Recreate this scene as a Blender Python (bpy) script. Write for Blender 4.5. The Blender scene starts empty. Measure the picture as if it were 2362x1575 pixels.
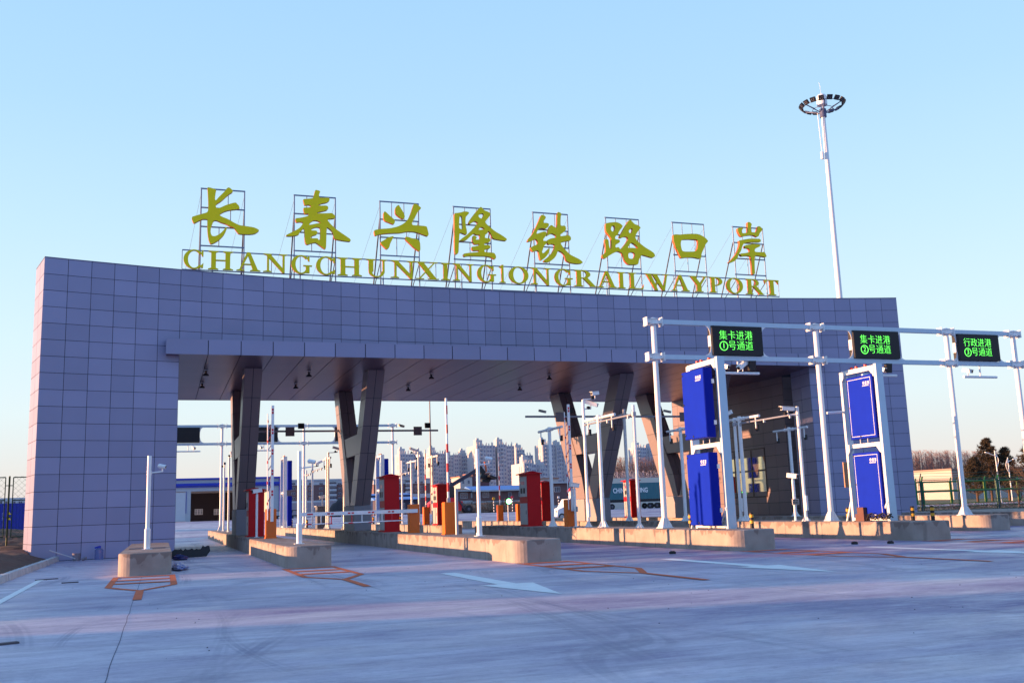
import bpy, bmesh, math, random
from mathutils import Vector, Matrix
from mathutils.geometry import tessellate_polygon
R = math.radians
rnd = random.Random(7)
scene = bpy.context.scene
# ------------------------------------------------------------------ camera
HC = 1.263
FW = Vector((0.33073, 0.92880, 0.16715)).normalized()
UP = Vector((-0.02414, -0.16873, 0.98537))
RT = FW.cross(UP).normalized(); UP = RT.cross(FW).normalized()
FPX = 2275.0
cd = bpy.data.cameras.new('camera'); cam = bpy.data.objects.new('camera', cd)
scene.collection.objects.link(cam)
cd.sensor_width = 36.0; cd.lens = FPX / 2362 * 36.0; cd.clip_end = 6000; cd.clip_start = 0.1
cam.matrix_world = Matrix(((RT.x, UP.x, -FW.x, 0), (RT.y, UP.y, -FW.y, 0), (RT.z, UP.z, -FW.z, HC), (0, 0, 0, 1)))
scene.camera = cam
# ------------------------------------------------------------------ world, sun
SUN_EL = R(4.7)
SX, SY = -1.0, 0.25                       # horizontal direction towards the sun
w = bpy.data.worlds.new('World'); scene.world = w; w.use_nodes = True
nt = w.node_tree; bg = nt.nodes['Background']
sky = nt.nodes.new('ShaderNodeTexSky'); sky.sky_type = 'NISHITA'; sky.sun_disc = False
sky.sun_elevation = SUN_EL; sky.sun_rotation = math.atan2(SX, SY) % (2 * math.pi)
sky.altitude = 200; sky.air_density = 1.0; sky.dust_density = 0.3; sky.ozone_density = 3.0
# the clear winter morning sky: the physical sky, paled by thin high haze towards the horizon
tcw = nt.nodes.new('ShaderNodeTexCoord'); sxyz = nt.nodes.new('ShaderNodeSeparateXYZ')
nt.links.new(tcw.outputs['Generated'], sxyz.inputs[0])
ramp_ = nt.nodes.new('ShaderNodeValToRGB'); nt.links.new(sxyz.outputs['Z'], ramp_.inputs[0])
els = ramp_.color_ramp.elements
els[0].position = 0.0; els[0].color = (0.72, 0.62, 0.67, 1); els[1].position = 1.0; els[1].color = (0.26, 0.46, 0.92, 1)
for p, c in ((0.04, (0.79, 0.74, 0.74)), (0.10, (0.77, 0.86, 0.88)), (0.17, (0.70, 0.87, 0.95)), (0.27, (0.58, 0.81, 0.98)), (0.38, (0.47, 0.73, 0.97)), (0.50, (0.40, 0.67, 0.96))):
    e = els.new(p); e.color = (*c, 1)
mulc = nt.nodes.new('ShaderNodeMix'); mulc.data_type = 'RGBA'; mulc.blend_type = 'MULTIPLY'; mulc.inputs[7].default_value = (0.62, 0.72, 1.0, 1)
by = nt.nodes.new('ShaderNodeMapRange'); by.inputs['From Min'].default_value = 0.25; by.inputs['From Max'].default_value = -0.9
nt.links.new(sxyz.outputs['Y'], by.inputs['Value']); nt.links.new(by.outputs[0], mulc.inputs[0]); nt.links.new(ramp_.outputs[0], mulc.inputs[6])
sc_ = nt.nodes.new('ShaderNodeMix'); sc_.data_type = 'RGBA'; sc_.blend_type = 'MULTIPLY'; sc_.inputs[0].default_value = 1.0; sc_.inputs[7].default_value = (2.35, 2.35, 2.35, 1)
sc_.clamp_result = False; nt.links.new(mulc.outputs[2], sc_.inputs[6])
mxs = nt.nodes.new('ShaderNodeMix'); mxs.data_type = 'RGBA'; mxs.inputs[0].default_value = 0.88
nt.links.new(sky.outputs[0], mxs.inputs[6]); nt.links.new(sc_.outputs[2], mxs.inputs[7]); nt.links.new(mxs.outputs[2], bg.inputs[0])
bg.inputs[1].default_value = 0.15
sl = bpy.data.lights.new('sun', 'SUN'); sun = bpy.data.objects.new('sun', sl)
scene.collection.objects.link(sun)
sl.energy = 3.8; sl.angle = R(0.5); sl.color = (1.0, 0.52, 0.26)
sd = Vector((SX, SY, 0)).normalized() * math.cos(SUN_EL) + Vector((0, 0, math.sin(SUN_EL)))
sun.rotation_euler = sd.to_track_quat('Z', 'Y').to_euler()
scene.view_settings.view_transform = 'Standard'; scene.view_settings.look = 'None'
scene.view_settings.exposure = 1.65; scene.view_settings.gamma = 1.0
scene.view_settings.use_curve_mapping = False
scene.cycles.max_bounces = 6

# ------------------------------------------------------------------ helpers
def ray(x, y): return FW + RT * ((x - 1181) / FPX) + UP * ((787.5 - y) / FPX)
def PX(x, y, t):                          # point of the photo at ground distance t
    d = ray(x, y); k = t / d.y
    return d.x * k, HC + d.z * k
def PS(x, y, s):                          # point of the photo on the plane s
    d = ray(x, y); k = s / d.x
    return d.y * k, HC + d.z * k
def GND(x, y, z=0.0):
    d = ray(x, y); k = (z - HC) / d.z
    return d.x * k, d.y * k
def ramp(v, a, b):
    v = max(0.0, min(1.0, (v - a) / (b - a))); return v * v * (3 - 2 * v)
def GZ(s, t): return ramp(t, 78, 143) * (1.0 - 0.45 * max(0, min(1, (s - 20) / 60)))
ZI = 0.53                                 # top of the islands

MATS = {}
def mat(name, col, rough=0.6, metal=0.0, var=0.06, scale=3.0, bump=0.0, emit=None, es=1.0, spec=0.5, dirt=0.0, alpha=None):
    if name in MATS: return MATS[name]
    m = bpy.data.materials.new(name); m.use_nodes = True
    n = m.node_tree.nodes; L = m.node_tree.links; b = n['Principled BSDF']
    b.inputs['Roughness'].default_value = rough; b.inputs['Metallic'].default_value = metal
    b.inputs['Specular IOR Level'].default_value = spec
    tc = n.new('ShaderNodeTexCoord'); nz = n.new('ShaderNodeTexNoise')
    nz.inputs['Scale'].default_value = scale; nz.inputs['Detail'].default_value = 6
    L.new(tc.outputs['Object'], nz.inputs['Vector'])
    mx = n.new('ShaderNodeMix'); mx.data_type = 'RGBA'
    c = Vector(col)
    mx.inputs[6].default_value = (*(c * (1 - var - dirt)), 1); mx.inputs[7].default_value = (*[min(1, v * (1 + var)) for v in c], 1)
    L.new(nz.outputs['Fac'], mx.inputs[0]); L.new(mx.outputs[2], b.inputs['Base Color'])
    if bump:
        bp = n.new('ShaderNodeBump'); bp.inputs['Strength'].default_value = bump; bp.inputs['Distance'].default_value = 0.02
        L.new(nz.outputs['Fac'], bp.inputs['Height']); L.new(bp.outputs[0], b.inputs['Normal'])
    if emit:
        b.inputs['Emission Color'].default_value = (*emit, 1); b.inputs['Emission Strength'].default_value = es
    MATS[name] = m; return m

def clad_mat(name, col, rough=0.42, metal=0.0, var=0.09):
    if name in MATS: return MATS[name]
    m = bpy.data.materials.new(name); m.use_nodes = True
    n = m.node_tree.nodes; L = m.node_tree.links; b = n['Principled BSDF']
    b.inputs['Roughness'].default_value = rough; b.inputs['Metallic'].default_value = metal
    at = n.new('ShaderNodeAttribute'); at.attribute_name = 'tone'
    tc = n.new('ShaderNodeTexCoord'); nz = n.new('ShaderNodeTexNoise'); nz.inputs['Scale'].default_value = 0.7; nz.inputs['Detail'].default_value = 8
    L.new(tc.outputs['Object'], nz.inputs['Vector'])
    ad = n.new('ShaderNodeMath'); ad.operation = 'ADD'; L.new(at.outputs['Fac'], ad.inputs[0]); L.new(nz.outputs['Fac'], ad.inputs[1])
    mr = n.new('ShaderNodeMapRange'); mr.inputs['From Min'].default_value = 0.3; mr.inputs['From Max'].default_value = 1.6
    L.new(ad.outputs[0], mr.inputs['Value'])
    mx = n.new('ShaderNodeMix'); mx.data_type = 'RGBA'; c = Vector(col)
    mx.inputs[6].default_value = (*(c * (1 - var)), 1); mx.inputs[7].default_value = (*(c * (1 + var)), 1)
    L.new(mr.outputs[0], mx.inputs[0]); L.new(mx.outputs[2], b.inputs['Base Color'])
    MATS[name] = m; return m

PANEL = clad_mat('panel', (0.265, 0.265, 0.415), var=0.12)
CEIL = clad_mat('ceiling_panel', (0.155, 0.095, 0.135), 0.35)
JOINT = mat('joint', (0.03, 0.028, 0.05), 0.8)
WHITE = mat('white_paint', (0.80, 0.81, 0.82), 0.38, var=0.05, scale=6, dirt=0.05)
GALV = mat('galvanised', (0.34, 0.36, 0.42), 0.45, 0.4, var=0.08, scale=9)
DARK = mat('dark_plastic', (0.015, 0.014, 0.02), 0.5)
REDP = mat('red_paint', (0.50, 0.003, 0.008), 0.5, var=0.08, dirt=0.08, spec=0.25)
REDB = mat('red_band', (0.6, 0.02, 0.04), 0.5)
ORANGE = mat('orange_paint', (0.80, 0.15, 0.002), 0.5, var=0.06, dirt=0.06)
BLUE = mat('blue_paint', (0.0, 0.012, 0.30), 0.6, var=0.08, dirt=0.05, spec=0.12)
BLUED = mat('blue_container', (0.006, 0.02, 0.30), 0.5, var=0.15)
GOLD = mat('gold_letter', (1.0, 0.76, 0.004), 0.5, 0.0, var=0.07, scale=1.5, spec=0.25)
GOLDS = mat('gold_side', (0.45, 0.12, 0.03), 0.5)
FRAME = mat('frame_steel', (0.16, 0.22, 0.34), 0.5, 0.3)
BLACK = mat('black', (0.008, 0.007, 0.010), 0.55)
YEL = mat('yellow_band', (0.75, 0.36, 0.02), 0.5)
GREYP = mat('grey_panel', (0.42, 0.43, 0.42), 0.5)
GLASS = mat('dark_glass', (0.02, 0.025, 0.035), 0.04, spec=1.0)
SOIL = mat('soil', (0.10, 0.045, 0.03), 0.95, var=0.45, scale=5, bump=1.0)
GREENP = mat('green_fence', (0.01, 0.16, 0.06), 0.5, var=0.15)
GREEND = mat('dark_green_fence', (0.012, 0.055, 0.022), 0.5)
CREAM = mat('cream_wall', (0.52, 0.46, 0.42), 0.8, var=0.08)
BRICK = mat('brick_wall', (0.17, 0.10, 0.10), 0.9, var=0.2, scale=1.0)
PALE = mat('pale_wall', (0.46, 0.49, 0.52), 0.8, var=0.06)

class MB:
    def __init__(s): s.v = []; s.f = []; s.m = []; s.sm = []; s.tone = []
    def add(s, vs, fs, mi=0, smooth=False, tone=0.5):
        o = len(s.v); s.v += [tuple(v) for v in vs]
        for f in fs: s.f.append([i + o for i in f]); s.m.append(mi); s.sm.append(smooth); s.tone.append(tone)
    def box(s, x0, x1, y0, y1, z0, z1, mi=0, tone=0.5):
        s.add([(x0,y0,z0),(x1,y0,z0),(x1,y1,z0),(x0,y1,z0),(x0,y0,z1),(x1,y0,z1),(x1,y1,z1),(x0,y1,z1)],
              [(0,3,2,1),(4,5,6,7),(0,1,5,4),(1,2,6,5),(2,3,7,6),(3,0,4,7)], mi, False, tone); return s
    def hexa(s, p, mi=0, tone=0.5):       # 8 points, bottom 4 then top 4
        s.add(p, [(0,3,2,1),(4,5,6,7),(0,1,5,4),(1,2,6,5),(2,3,7,6),(3,0,4,7)], mi, False, tone); return s
    def rbox(s, c, d, sz, mi=0, up=(0,0,1)):   # box centred c, long axis d
        d = Vector(d).normalized(); u = Vector(up); r = d.cross(u).normalized(); u = r.cross(d).normalized(); c = Vector(c)
        a, b, h = sz[0]/2, sz[1]/2, sz[2]/2; p = []
        for k in (-1, 1):
            for i, j in ((-1,-1),(1,-1),(1,1),(-1,1)): p.append(c + d*(a*i) + r*(b*j)*(-1) + u*(h*k))
        return s.hexa(p, mi)
    def tube(s, p0, p1, r0, r1=None, n=12, mi=0, caps=True):
        p0 = Vector(p0); p1 = Vector(p1); r1 = r0 if r1 is None else r1; d = (p1 - p0).normalized()
        a = d.orthogonal().normalized(); b = d.cross(a)
        ring = lambda p, r: [p + a*(r*math.cos(2*math.pi*i/n)) + b*(r*math.sin(2*math.pi*i/n)) for i in range(n)]
        s.add(ring(p0, r0) + ring(p1, r1), [(i, (i+1)%n, n+(i+1)%n, n+i) for i in range(n)], mi, n > 6)
        if caps:
            s.add(ring(p0, r0), [tuple(range(n))[::-1]], mi); s.add(ring(p1, r1), [tuple(range(n))], mi)
        return s
    def poly(s, loops, fn, d0, d1, mi=0, side=None):   # polygon with holes, extruded; fn(u,v,d)->xyz
        side = mi if side is None else side
        pts = [p for lp in loops for p in lp]
        tris = tessellate_polygon([[Vector((p[0], p[1], 0)) for p in lp] for lp in loops])
        tr = []
        for t in tris:
            a, b, c = [pts[i] for i in t]
            cr = (b[0]-a[0])*(c[1]-a[1]) - (b[1]-a[1])*(c[0]-a[0])
            tr.append(t if cr > 0 else (t[0], t[2], t[1]))
        s.add([fn(p[0], p[1], d0) for p in pts], tr, mi)
        s.add([fn(p[0], p[1], d1) for p in pts], [x[::-1] for x in tr], mi)
        for k, lp in enumerate(loops):
            ar = sum(lp[i][0]*lp[(i+1)%len(lp)][1] - lp[(i+1)%len(lp)][0]*lp[i][1] for i in range(len(lp)))
            q = lp if (ar > 0) == (k == 0) else lp[::-1]
            n = len(q)
            s.add([fn(p[0], p[1], d0) for p in q] + [fn(p[0], p[1], d1) for p in q],
                  [((i+1)%n, i, n+i, n+(i+1)%n) for i in range(n)], side)
        return s
    def sphere(s, c, r, n=10, m=6, mi=0, sc=(1,1,1)):
        vs = []
        for j in range(m+1):
            a = math.pi*j/m
            for i in range(n):
                b = 2*math.pi*i/n; vs.append((c[0]+r*sc[0]*math.sin(a)*math.cos(b), c[1]+r*sc[1]*math.sin(a)*math.sin(b), c[2]+r*sc[2]*math.cos(a)))
        s.add(vs, [(j*n+i, (j+1)*n+i, (j+1)*n+(i+1)%n, j*n+(i+1)%n) for j in range(m) for i in range(n)], mi, True); return s
    def build(s, name, mats, parent=None, label=None, kind=None):
        if not isinstance(mats, (list, tuple)): mats = [mats]
        me = bpy.data.meshes.new(name); me.from_pydata(s.v, [], s.f)
        for m in mats: me.materials.append(m)
        me.polygons.foreach_set('material_index', s.m); me.polygons.foreach_set('use_smooth', s.sm)
        at = me.attributes.new('tone', 'FLOAT', 'FACE'); at.data.foreach_set('value', s.tone)
        me.update(); me.validate()
        o = bpy.data.objects.new(name, me); scene.collection.objects.link(o)
        if parent: o.parent = parent
        if label: o['label'] = label
        if kind: o['kind'] = kind
        return o
def tag(o, label, cat, group=None):
    o['label'] = label; o['category'] = cat
    if group: o['group'] = group
    return o
def thing(name, label, cat, loc=(0,0,0), group=None, rz=0):
    o = bpy.data.objects.new(name, None); scene.collection.objects.link(o); o.location = loc; o.rotation_euler = (0,0,rz)
    o.empty_display_size = 0.2
    return tag(o, label, cat, group)
KIDS = {}
def copy_tree(o, parent=None):
    c = o.copy(); scene.collection.objects.link(c); c.parent = parent
    for ch in list(o.children):
        copy_tree(ch, c)
    return c
def dup(src, loc, label, group=None, rz=None, scale=None):
    c = copy_tree(src); c.location = loc; c['label'] = label
    if group: c['group'] = group
    if rz is not None: c.rotation_euler = (0,0,rz)
    if scale: c.scale = scale
    return c
def text_mesh(txt, size, name, m, parent=None, loc=(0,0,0), rot=(R(90),0,0), ext=0.002, align='CENTER', xs=1.0, spacing=1.0, off=0.0):
    cu = bpy.data.curves.new(name, 'FONT'); cu.body = txt; cu.size = size; cu.extrude = ext; cu.align_x = align; cu.align_y = 'CENTER'; cu.space_line = spacing; cu.offset = off
    to = bpy.data.objects.new(name, cu); scene.collection.objects.link(to)
    dg = bpy.context.evaluated_depsgraph_get(); dg.update()
    me = bpy.data.meshes.new_from_object(to.evaluated_get(dg)); bpy.data.objects.remove(to)
    me.materials.clear(); me.materials.append(m)
    o = bpy.data.objects.new(name, me); scene.collection.objects.link(o); o.location = loc; o.rotation_euler = rot; o.scale = (xs, 1, 1)
    if parent: o.parent = parent
    return o
def ident(u, v, d): return (u, v, d)
# ------------------------------------------------------------------ ground
def ground_mat():
    m = bpy.data.materials.new('concrete_ground'); m.use_nodes = True
    n = m.node_tree.nodes; L = m.node_tree.links; b = n['Principled BSDF']
    tc = n.new('ShaderNodeTexCoord')
    def noise(sx, sy, scale, det=8, rough=0.6, rot=0.0):
        mp = n.new('ShaderNodeMapping'); mp.inputs['Scale'].default_value = (sx, sy, 1); mp.inputs['Rotation'].default_value = (0, 0, rot)
        L.new(tc.outputs['Object'], mp.inputs['Vector'])
        z = n.new('ShaderNodeTexNoise'); z.inputs['Scale'].default_value = scale; z.inputs['Detail'].default_value = det; z.inputs['Roughness'].default_value = rough
        L.new(mp.outputs[0], z.inputs['Vector']); return z.outputs['Fac']
    def mr(v, a, bb, c=0.0, d=1.0):
        x = n.new('ShaderNodeMapRange'); x.inputs['From Min'].default_value = a; x.inputs['From Max'].default_value = bb
        x.inputs['To Min'].default_value = c; x.inputs['To Max'].default_value = d; L.new(v, x.inputs['Value']); return x.outputs[0]
    def mix(f, a, c):
        x = n.new('ShaderNodeMix'); x.data_type = 'RGBA'; L.new(f, x.inputs[0])
        for i, q in ((6, a), (7, c)):
            if isinstance(q, tuple): x.inputs[i].default_value = (*q, 1)
            else: L.new(q, x.inputs[i])
        return x.outputs[2]
    def mul(a, bq):
        x = n.new('ShaderNodeMath'); x.operation = 'MULTIPLY'
        for i, q in ((0, a), (1, bq)):
            if isinstance(q, float): x.inputs[i].default_value = q
            else: L.new(q, x.inputs[i])
        return x.outputs[0]
    big = noise(1, 1, 0.10, 4); med = noise(0.5, 1.3, 0.5, 12, 0.68, R(19.6)); fine = noise(1, 1, 14, 10, 0.75)
    streak = noise(0.30, 2.0, 1.0, 12, 0.72, R(19.6)); brush = noise(0.35, 3.2, 2.6, 12, 0.78, R(17)); mot = noise(0.7, 1.5, 3.0, 12, 0.8, R(24))
    c = mix(mr(streak, 0.36, 0.64), (0.36, 0.325, 0.385), (0.60, 0.55, 0.62))
    c = mix(mul(mr(mot, 0.50, 0.72), 0.75), c, (0.68, 0.65, 0.70))
    c = mix(mul(mr(mot, 0.48, 0.30), 0.8), c, (0.25, 0.205, 0.32))
    # worn darker sheet on the truck lanes
    sx = n.new('ShaderNodeSeparateXYZ'); L.new(tc.outputs['Object'], sx.inputs[0])
    addb = n.new('ShaderNodeMath'); addb.operation = 'ADD'; L.new(big, addb.inputs[0]); L.new(mr(sx.outputs['X'], 3.0, 13.0, 0.0, 0.16), addb.inputs[1])
    c = mix(mul(mr(addb.outputs[0], 0.47, 0.66), mr(med, 0.34, 0.58)), c, (0.155, 0.115, 0.24))
    c = mix(mul(mr(brush, 0.55, 0.70), 0.8), c, (0.60, 0.62, 0.66))
    c = mix(mul(mr(brush, 0.46, 0.32), 0.6), c, (0.17, 0.155, 0.26))
    # tyre marks: thin bent bands
    for sc, rot, th, st in ((0.055, R(62), 0.020, 0.6), (0.07, R(15), 0.016, 0.55), (0.045, R(-35), 0.014, 0.5), (0.06, R(100), 0.012, 0.45)):
        mp = n.new('ShaderNodeMapping'); mp.inputs['Rotation'].default_value = (0, 0, rot); mp.inputs['Scale'].default_value = (1, 0.25, 1)
        L.new(tc.outputs['Object'], mp.inputs['Vector'])
        z = n.new('ShaderNodeTexNoise'); z.inputs['Scale'].default_value = sc * 4; z.inputs['Detail'].default_value = 0.5
        L.new(mp.outputs[0], z.inputs['Vector'])
        s1 = n.new('ShaderNodeMath'); s1.operation = 'SUBTRACT'; s1.inputs[1].default_value = 0.5; L.new(z.outputs['Fac'], s1.inputs[0])
        s2 = n.new('ShaderNodeMath'); s2.operation = 'ABSOLUTE'; L.new(s1.outputs[0], s2.inputs[0])
        rib = n.new('ShaderNodeMath'); rib.operation = 'SINE'; s3 = n.new('ShaderNodeMath'); s3.operation = 'MULTIPLY'; s3.inputs[1].default_value = 900.0 * (0.014/th)
        L.new(s2.outputs[0], s3.inputs[0]); L.new(s3.outputs[0], rib.inputs[0])
        f = mul(mul(mr(s2.outputs[0], th, th*0.4), mr(rib.outputs[0], -0.6, 0.4, 0.25, 1.0)), mul(mr(noise(1, 1, 0.28, 3), 0.44, 0.60), st))
        c = mix(f, c, (0.19, 0.18, 0.26))
    c = mix(mul(mr(fine, 0.52, 0.75), 0.35), c, (0.58, 0.58, 0.60))
    c = mix(mul(mr(fine, 0.46, 0.26), 0.45), c, (0.12, 0.12, 0.15))
    L.new(c, b.inputs['Base Color'])
    L.new(mr(med, 0.35, 0.65, 0.38, 0.72), b.inputs['Roughness']); b.inputs['Specular IOR Level'].default_value = 0.32
    bp = n.new('ShaderNodeBump'); bp.inputs['Strength'].default_value = 0.25; bp.inputs['Distance'].default_value = 0.01
    L.new(fine, bp.inputs['Height']); L.new(bp.outputs[0], b.inputs['Normal'])
    return m
GM = ground_mat()
g = MB()
ss = [-2500, -900, -300, -120, -60, -30, -3.35, 10, 20, 30, 40, 50, 60, 70, 80, 100, 140, 300, 900, 2500]
ts = [-60, 0, 40, 70, 78] + [78 + 6.5*i for i in range(1, 11)] + [200, 400, 1000, 3500]
for j, t in enumerate(ts):
    for i, s in enumerate(ss): g.v.append((s, t, GZ(s, t)))
for j in range(len(ts)-1):
    for i in range(len(ss)-1):
        a = j*len(ss)+i; g.f.append([a, a+1, a+len(ss)+1, a+len(ss)]); g.m.append(0); g.sm.append(True); g.tone.append(0.5)
g.build('ground', GM, kind='structure')
# pavement joints sawn in the concrete
jt = MB(); JM = mat('joint_line', (0.11, 0.11, 0.15), 0.9)
for s, t0, t1 in ((-0.40, 0, 25.2), (3.5, 16.5, 25.4), (8.5, 0, 22.3), (14.6, 16, 22.5), (1.6, 40, 75), (6.0, 40, 75)):
    n = int((t1-t0)/0.7); pts = [(s + rnd.uniform(-0.008, 0.008), t0 + (t1-t0)*k/n) for k in range(n+1)]
    for (a, b), (c, d) in zip(pts, pts[1:]): jt.add([(a-0.004, b, 0.003), (a+0.004, b, 0.003), (c+0.004, d, 0.003), (c-0.004, d, 0.003)], [(0,1,2,3)])
for t, s0, s1 in ((25.0, -3.2, 2.9), (25.2, 4.1, 7.8), (34.5, -3.0, 2.9), (31.5, 4.2, 7.9), (22.3, 9.2, 13.8)):
    n = int((s1-s0)/0.7); pts = [(s0 + (s1-s0)*k/n, t + rnd.uniform(-0.03, 0.03)) for k in range(n+1)]
    for (a, b), (c, d) in zip(pts, pts[1:]): jt.add([(a, b-0.012, 0.0035), (c, d-0.012, 0.0035), (c, d+0.012, 0.0035), (a, b+0.012, 0.0035)], [(0,1,2,3)])
jt.build('pavement_joints', JM, kind='structure')
# painted markings
OR = mat('orange_marking', (0.62, 0.155, 0.075), 0.9, var=0.2, scale=2.5, dirt=0.1, spec=0.15)
WM = mat('white_marking', (0.80, 0.80, 0.78), 0.9, var=0.08, scale=2.5, dirt=0.12, spec=0.2)
def quad2(mb, a, b, wd, z=0.006):
    a = Vector((a[0], a[1], 0)); b = Vector((b[0], b[1], 0)); d = (b-a).normalized(); nn = Vector((-d.y, d.x, 0))*(wd/2)
    mb.add([(*(a-nn).xy, z), (*(b-nn).xy, z), (*(b+nn).xy, z), (*(a+nn).xy, z)], [(0,1,2,3) if d.cross(nn).z > 0 else (0,3,2,1)])
def nose_mark(c, t0, wdt=1.15, L=5.0, tail=2.6):
    mb = MB(); h = wdt/2 - 0.06
    quad2(mb, (c-h, t0), (c-h, t0-L*0.78), 0.13); quad2(mb, (c+h, t0), (c+h, t0-L*0.78), 0.13, 0.0065)
    quad2(mb, (c-h, t0-L*0.78), (c-0.05, t0-L-0.2), 0.14, 0.0075); quad2(mb, (c+h, t0-L*0.78), (c+0.05, t0-L-0.2), 0.14, 0.008)
    for k, q in enumerate((0.06, 0.32, 0.56)): quad2(mb, (c-h+0.07, t0-L*q), (c+h-0.07, t0-L*q), 0.34, 0.0085+k*0.0005)
    quad2(mb, (c, t0-L-0.2), (c, t0-L-tail), 0.14, 0.010)
    return mb.build('road_marking', OR, kind='structure')
for c, t0, wd in ((-0.35, 25.3, 1.35), (3.45, 25.3, 1.3), (8.5, 22.3, 1.3), (14.6, 22.4, 1.3), (20.7, 22.8, 1.3)): nose_mark(c, t0, wd)
def arrow(c, t0, L=6.3):
    mb = MB(); z = 0.006
    mb.add([(c-0.16, t0, z), (c-0.17, t0-L+2.5, z), (c+0.17, t0-L+2.5, z), (c+0.16, t0, z)], [(0,1,2,3)])
    mb.add([(c-0.47, t0-L+2.5, z), (c, t0-L, z), (c+0.47, t0-L+2.5, z)], [(0,1,2)])
    return mb.build('road_arrow', WM, kind='structure')
for c, t0 in ((5.6, 20.2), (11.05, 20.9), (17.1, 21.4)): arrow(c, t0)
mb = MB(); quad2(mb, (-2.62, 26.0), (-2.40, 4.0), 0.14); quad2(mb, (23.3, 25.5), (23.3, 12), 0.13, 0.007); mb.build('road_line', WM, kind='structure')
# ------------------------------------------------------------------ concrete islands
def conc_mat(name, base, green=0.35):
    m = bpy.data.materials.new(name); m.use_nodes = True
    n = m.node_tree.nodes; L = m.node_tree.links; b = n['Principled BSDF']; b.inputs['Roughness'].default_value = 0.85
    tc = n.new('ShaderNodeTexCoord')
    def nz(sc, vec=(1, 1, 1), det=8):
        mp = n.new('ShaderNodeMapping'); mp.inputs['Scale'].default_value = vec; L.new(tc.outputs['Object'], mp.inputs['Vector'])
        z = n.new('ShaderNodeTexNoise'); z.inputs['Scale'].default_value = sc; z.inputs['Detail'].default_value = det; L.new(mp.outputs[0], z.inputs['Vector']); return z.outputs['Fac']
    def mr(v, a, bb, c=0.0, d=1.0):
        x = n.new('ShaderNodeMapRange'); x.inputs['From Min'].default_value = a; x.inputs['From Max'].default_value = bb; x.inputs['To Min'].default_value = c; x.inputs['To Max'].default_value = d
        L.new(v, x.inputs['Value']); return x.outputs[0]
    def mix(f, a, c):
        x = n.new('ShaderNodeMix'); x.data_type = 'RGBA'; L.new(f, x.inputs[0])
        for i, q in ((6, a), (7, c)):
            if isinstance(q, tuple): x.inputs[i].default_value = (*q, 1)
            else: L.new(q, x.inputs[i])
        return x.outputs[2]
    cb = Vector(base)
    c = mix(mr(nz(2.0), 0.3, 0.7), tuple(cb*0.8), tuple(cb*1.15))
    sx = n.new('ShaderNodeSeparateXYZ'); L.new(tc.outputs['Object'], sx.inputs[0])
    # water stain hanging from the top edge
    ad = n.new('ShaderNodeMath'); ad.operation = 'ADD'; L.new(sx.outputs['Z'], ad.inputs[0]); L.new(mr(nz(3.2, (1, 1, 0.35)), 0.3, 0.7, -0.20, 0.20), ad.inputs[1])
    c = mix(mr(ad.outputs[0], 0.46, 0.49, 0.0, 0.75), c, tuple(Vector((cb.x*0.55, cb.y*0.47, cb.z*0.46))))
    c = mix(mr(nz(5.0, (1, 1, 0.12)), 0.62, 0.72, 0.0, 0.5), c, tuple(cb*0.5))
    c = mix(mr(nz(11.0), 0.68, 0.75, 0.0, 0.5), c, tuple(cb*0.4))
    L.new(c, b.inputs['Base Color'])
    bp = n.new('ShaderNodeBump'); bp.inputs['Strength'].default_value = 0.4; bp.inputs['Distance'].default_value = 0.02; L.new(nz(9.0), bp.inputs['Height']); L.new(bp.outputs[0], b.inputs['Normal'])
    MATS[name] = m; return m
CONC = conc_mat('island_concrete', (0.35, 0.29, 0.25))
def island(c, wd, t0, t1, label, h=ZI, joints=True):
    mb = MB(); r = wd*0.36; hw = wd/2; pts = []
    for k in range(9):
        a = math.pi + math.pi/2*k/8; pts.append((c-hw+r+r*math.cos(a), t0+r*0.8+r*0.8*math.sin(a)))
    for k in range(9):
        a = 1.5*math.pi + math.pi/2*k/8; pts.append((c+hw-r+r*math.cos(a), t0+r*0.8+r*0.8*math.sin(a)))
    for k in range(9):
        a = math.pi/2*k/8; pts.append((c+hw-r+r*math.cos(a), t1-r*0.8+r*0.8*math.sin(a)))
    for k in range(9):
        a = math.pi/2+math.pi/2*k/8; pts.append((c-hw+r+r*math.cos(a), t1-r*0.8+r*0.8*math.sin(a)))
    n = len(pts); ch = 0.02
    def inset(p, q): return (c + (p[0]-c)*(1-2*q/wd), p[1] + (q if p[1] < (t0+t1)/2 - (t1-t0)*0.4 else 0))
    rings = [[(p[0], p[1], -0.05) for p in pts], [(p[0], p[1], h-ch) for p in pts], [(*inset(p, ch), h) for p in pts]]
    mb.add(sum(rings, []), [(k*n+i, k*n+(i+1)%n, (k+1)*n+(i+1)%n, (k+1)*n+i) for k in range(2) for i in range(n)], 0, False)
    mb.add(rings[2], [tuple(range(n))], 0)
    root = thing('traffic_island', label, 'traffic island', (0, 0, 0), 'raised concrete lane islands')
    mb.build('kerb_body', CONC, root)
    if joints:
        jb = MB(); t = t0 + 2.4
        while t < t1-1:
            jb.box(c-hw-0.003, c-hw+0.01, t, t+0.012, 0.0, h-0.02); t += 2.0
        jb.build('kerb_joint', JM, root)
    return root
island(-0.35, 1.2, 25.4, 36.6, 'short concrete traffic island near the left wall with one white camera pole')
island(3.5, 1.15, 25.3, 70, 'long concrete traffic island with the red kiosk under the leftmost v-shaped column')
island(8.5, 1.25, 22.3, 77, 'long concrete traffic island with lowered barrier arm, its blunt end in front centre')
island(14.6, 1.4, 22.5, 45.5, 'concrete traffic island carrying the first blue cabinet tower and leftmost gantry post')
island(14.6, 1.3, 51.5, 74, 'rear concrete traffic island in the centre behind the canopy', joints=False)
island(20.7, 1.3, 22.8, 76, 'concrete traffic island carrying the second blue cabinet tower')
island(26.8, 1.3, 26.6, 70, 'concrete traffic island below the third gantry post at right')
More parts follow.
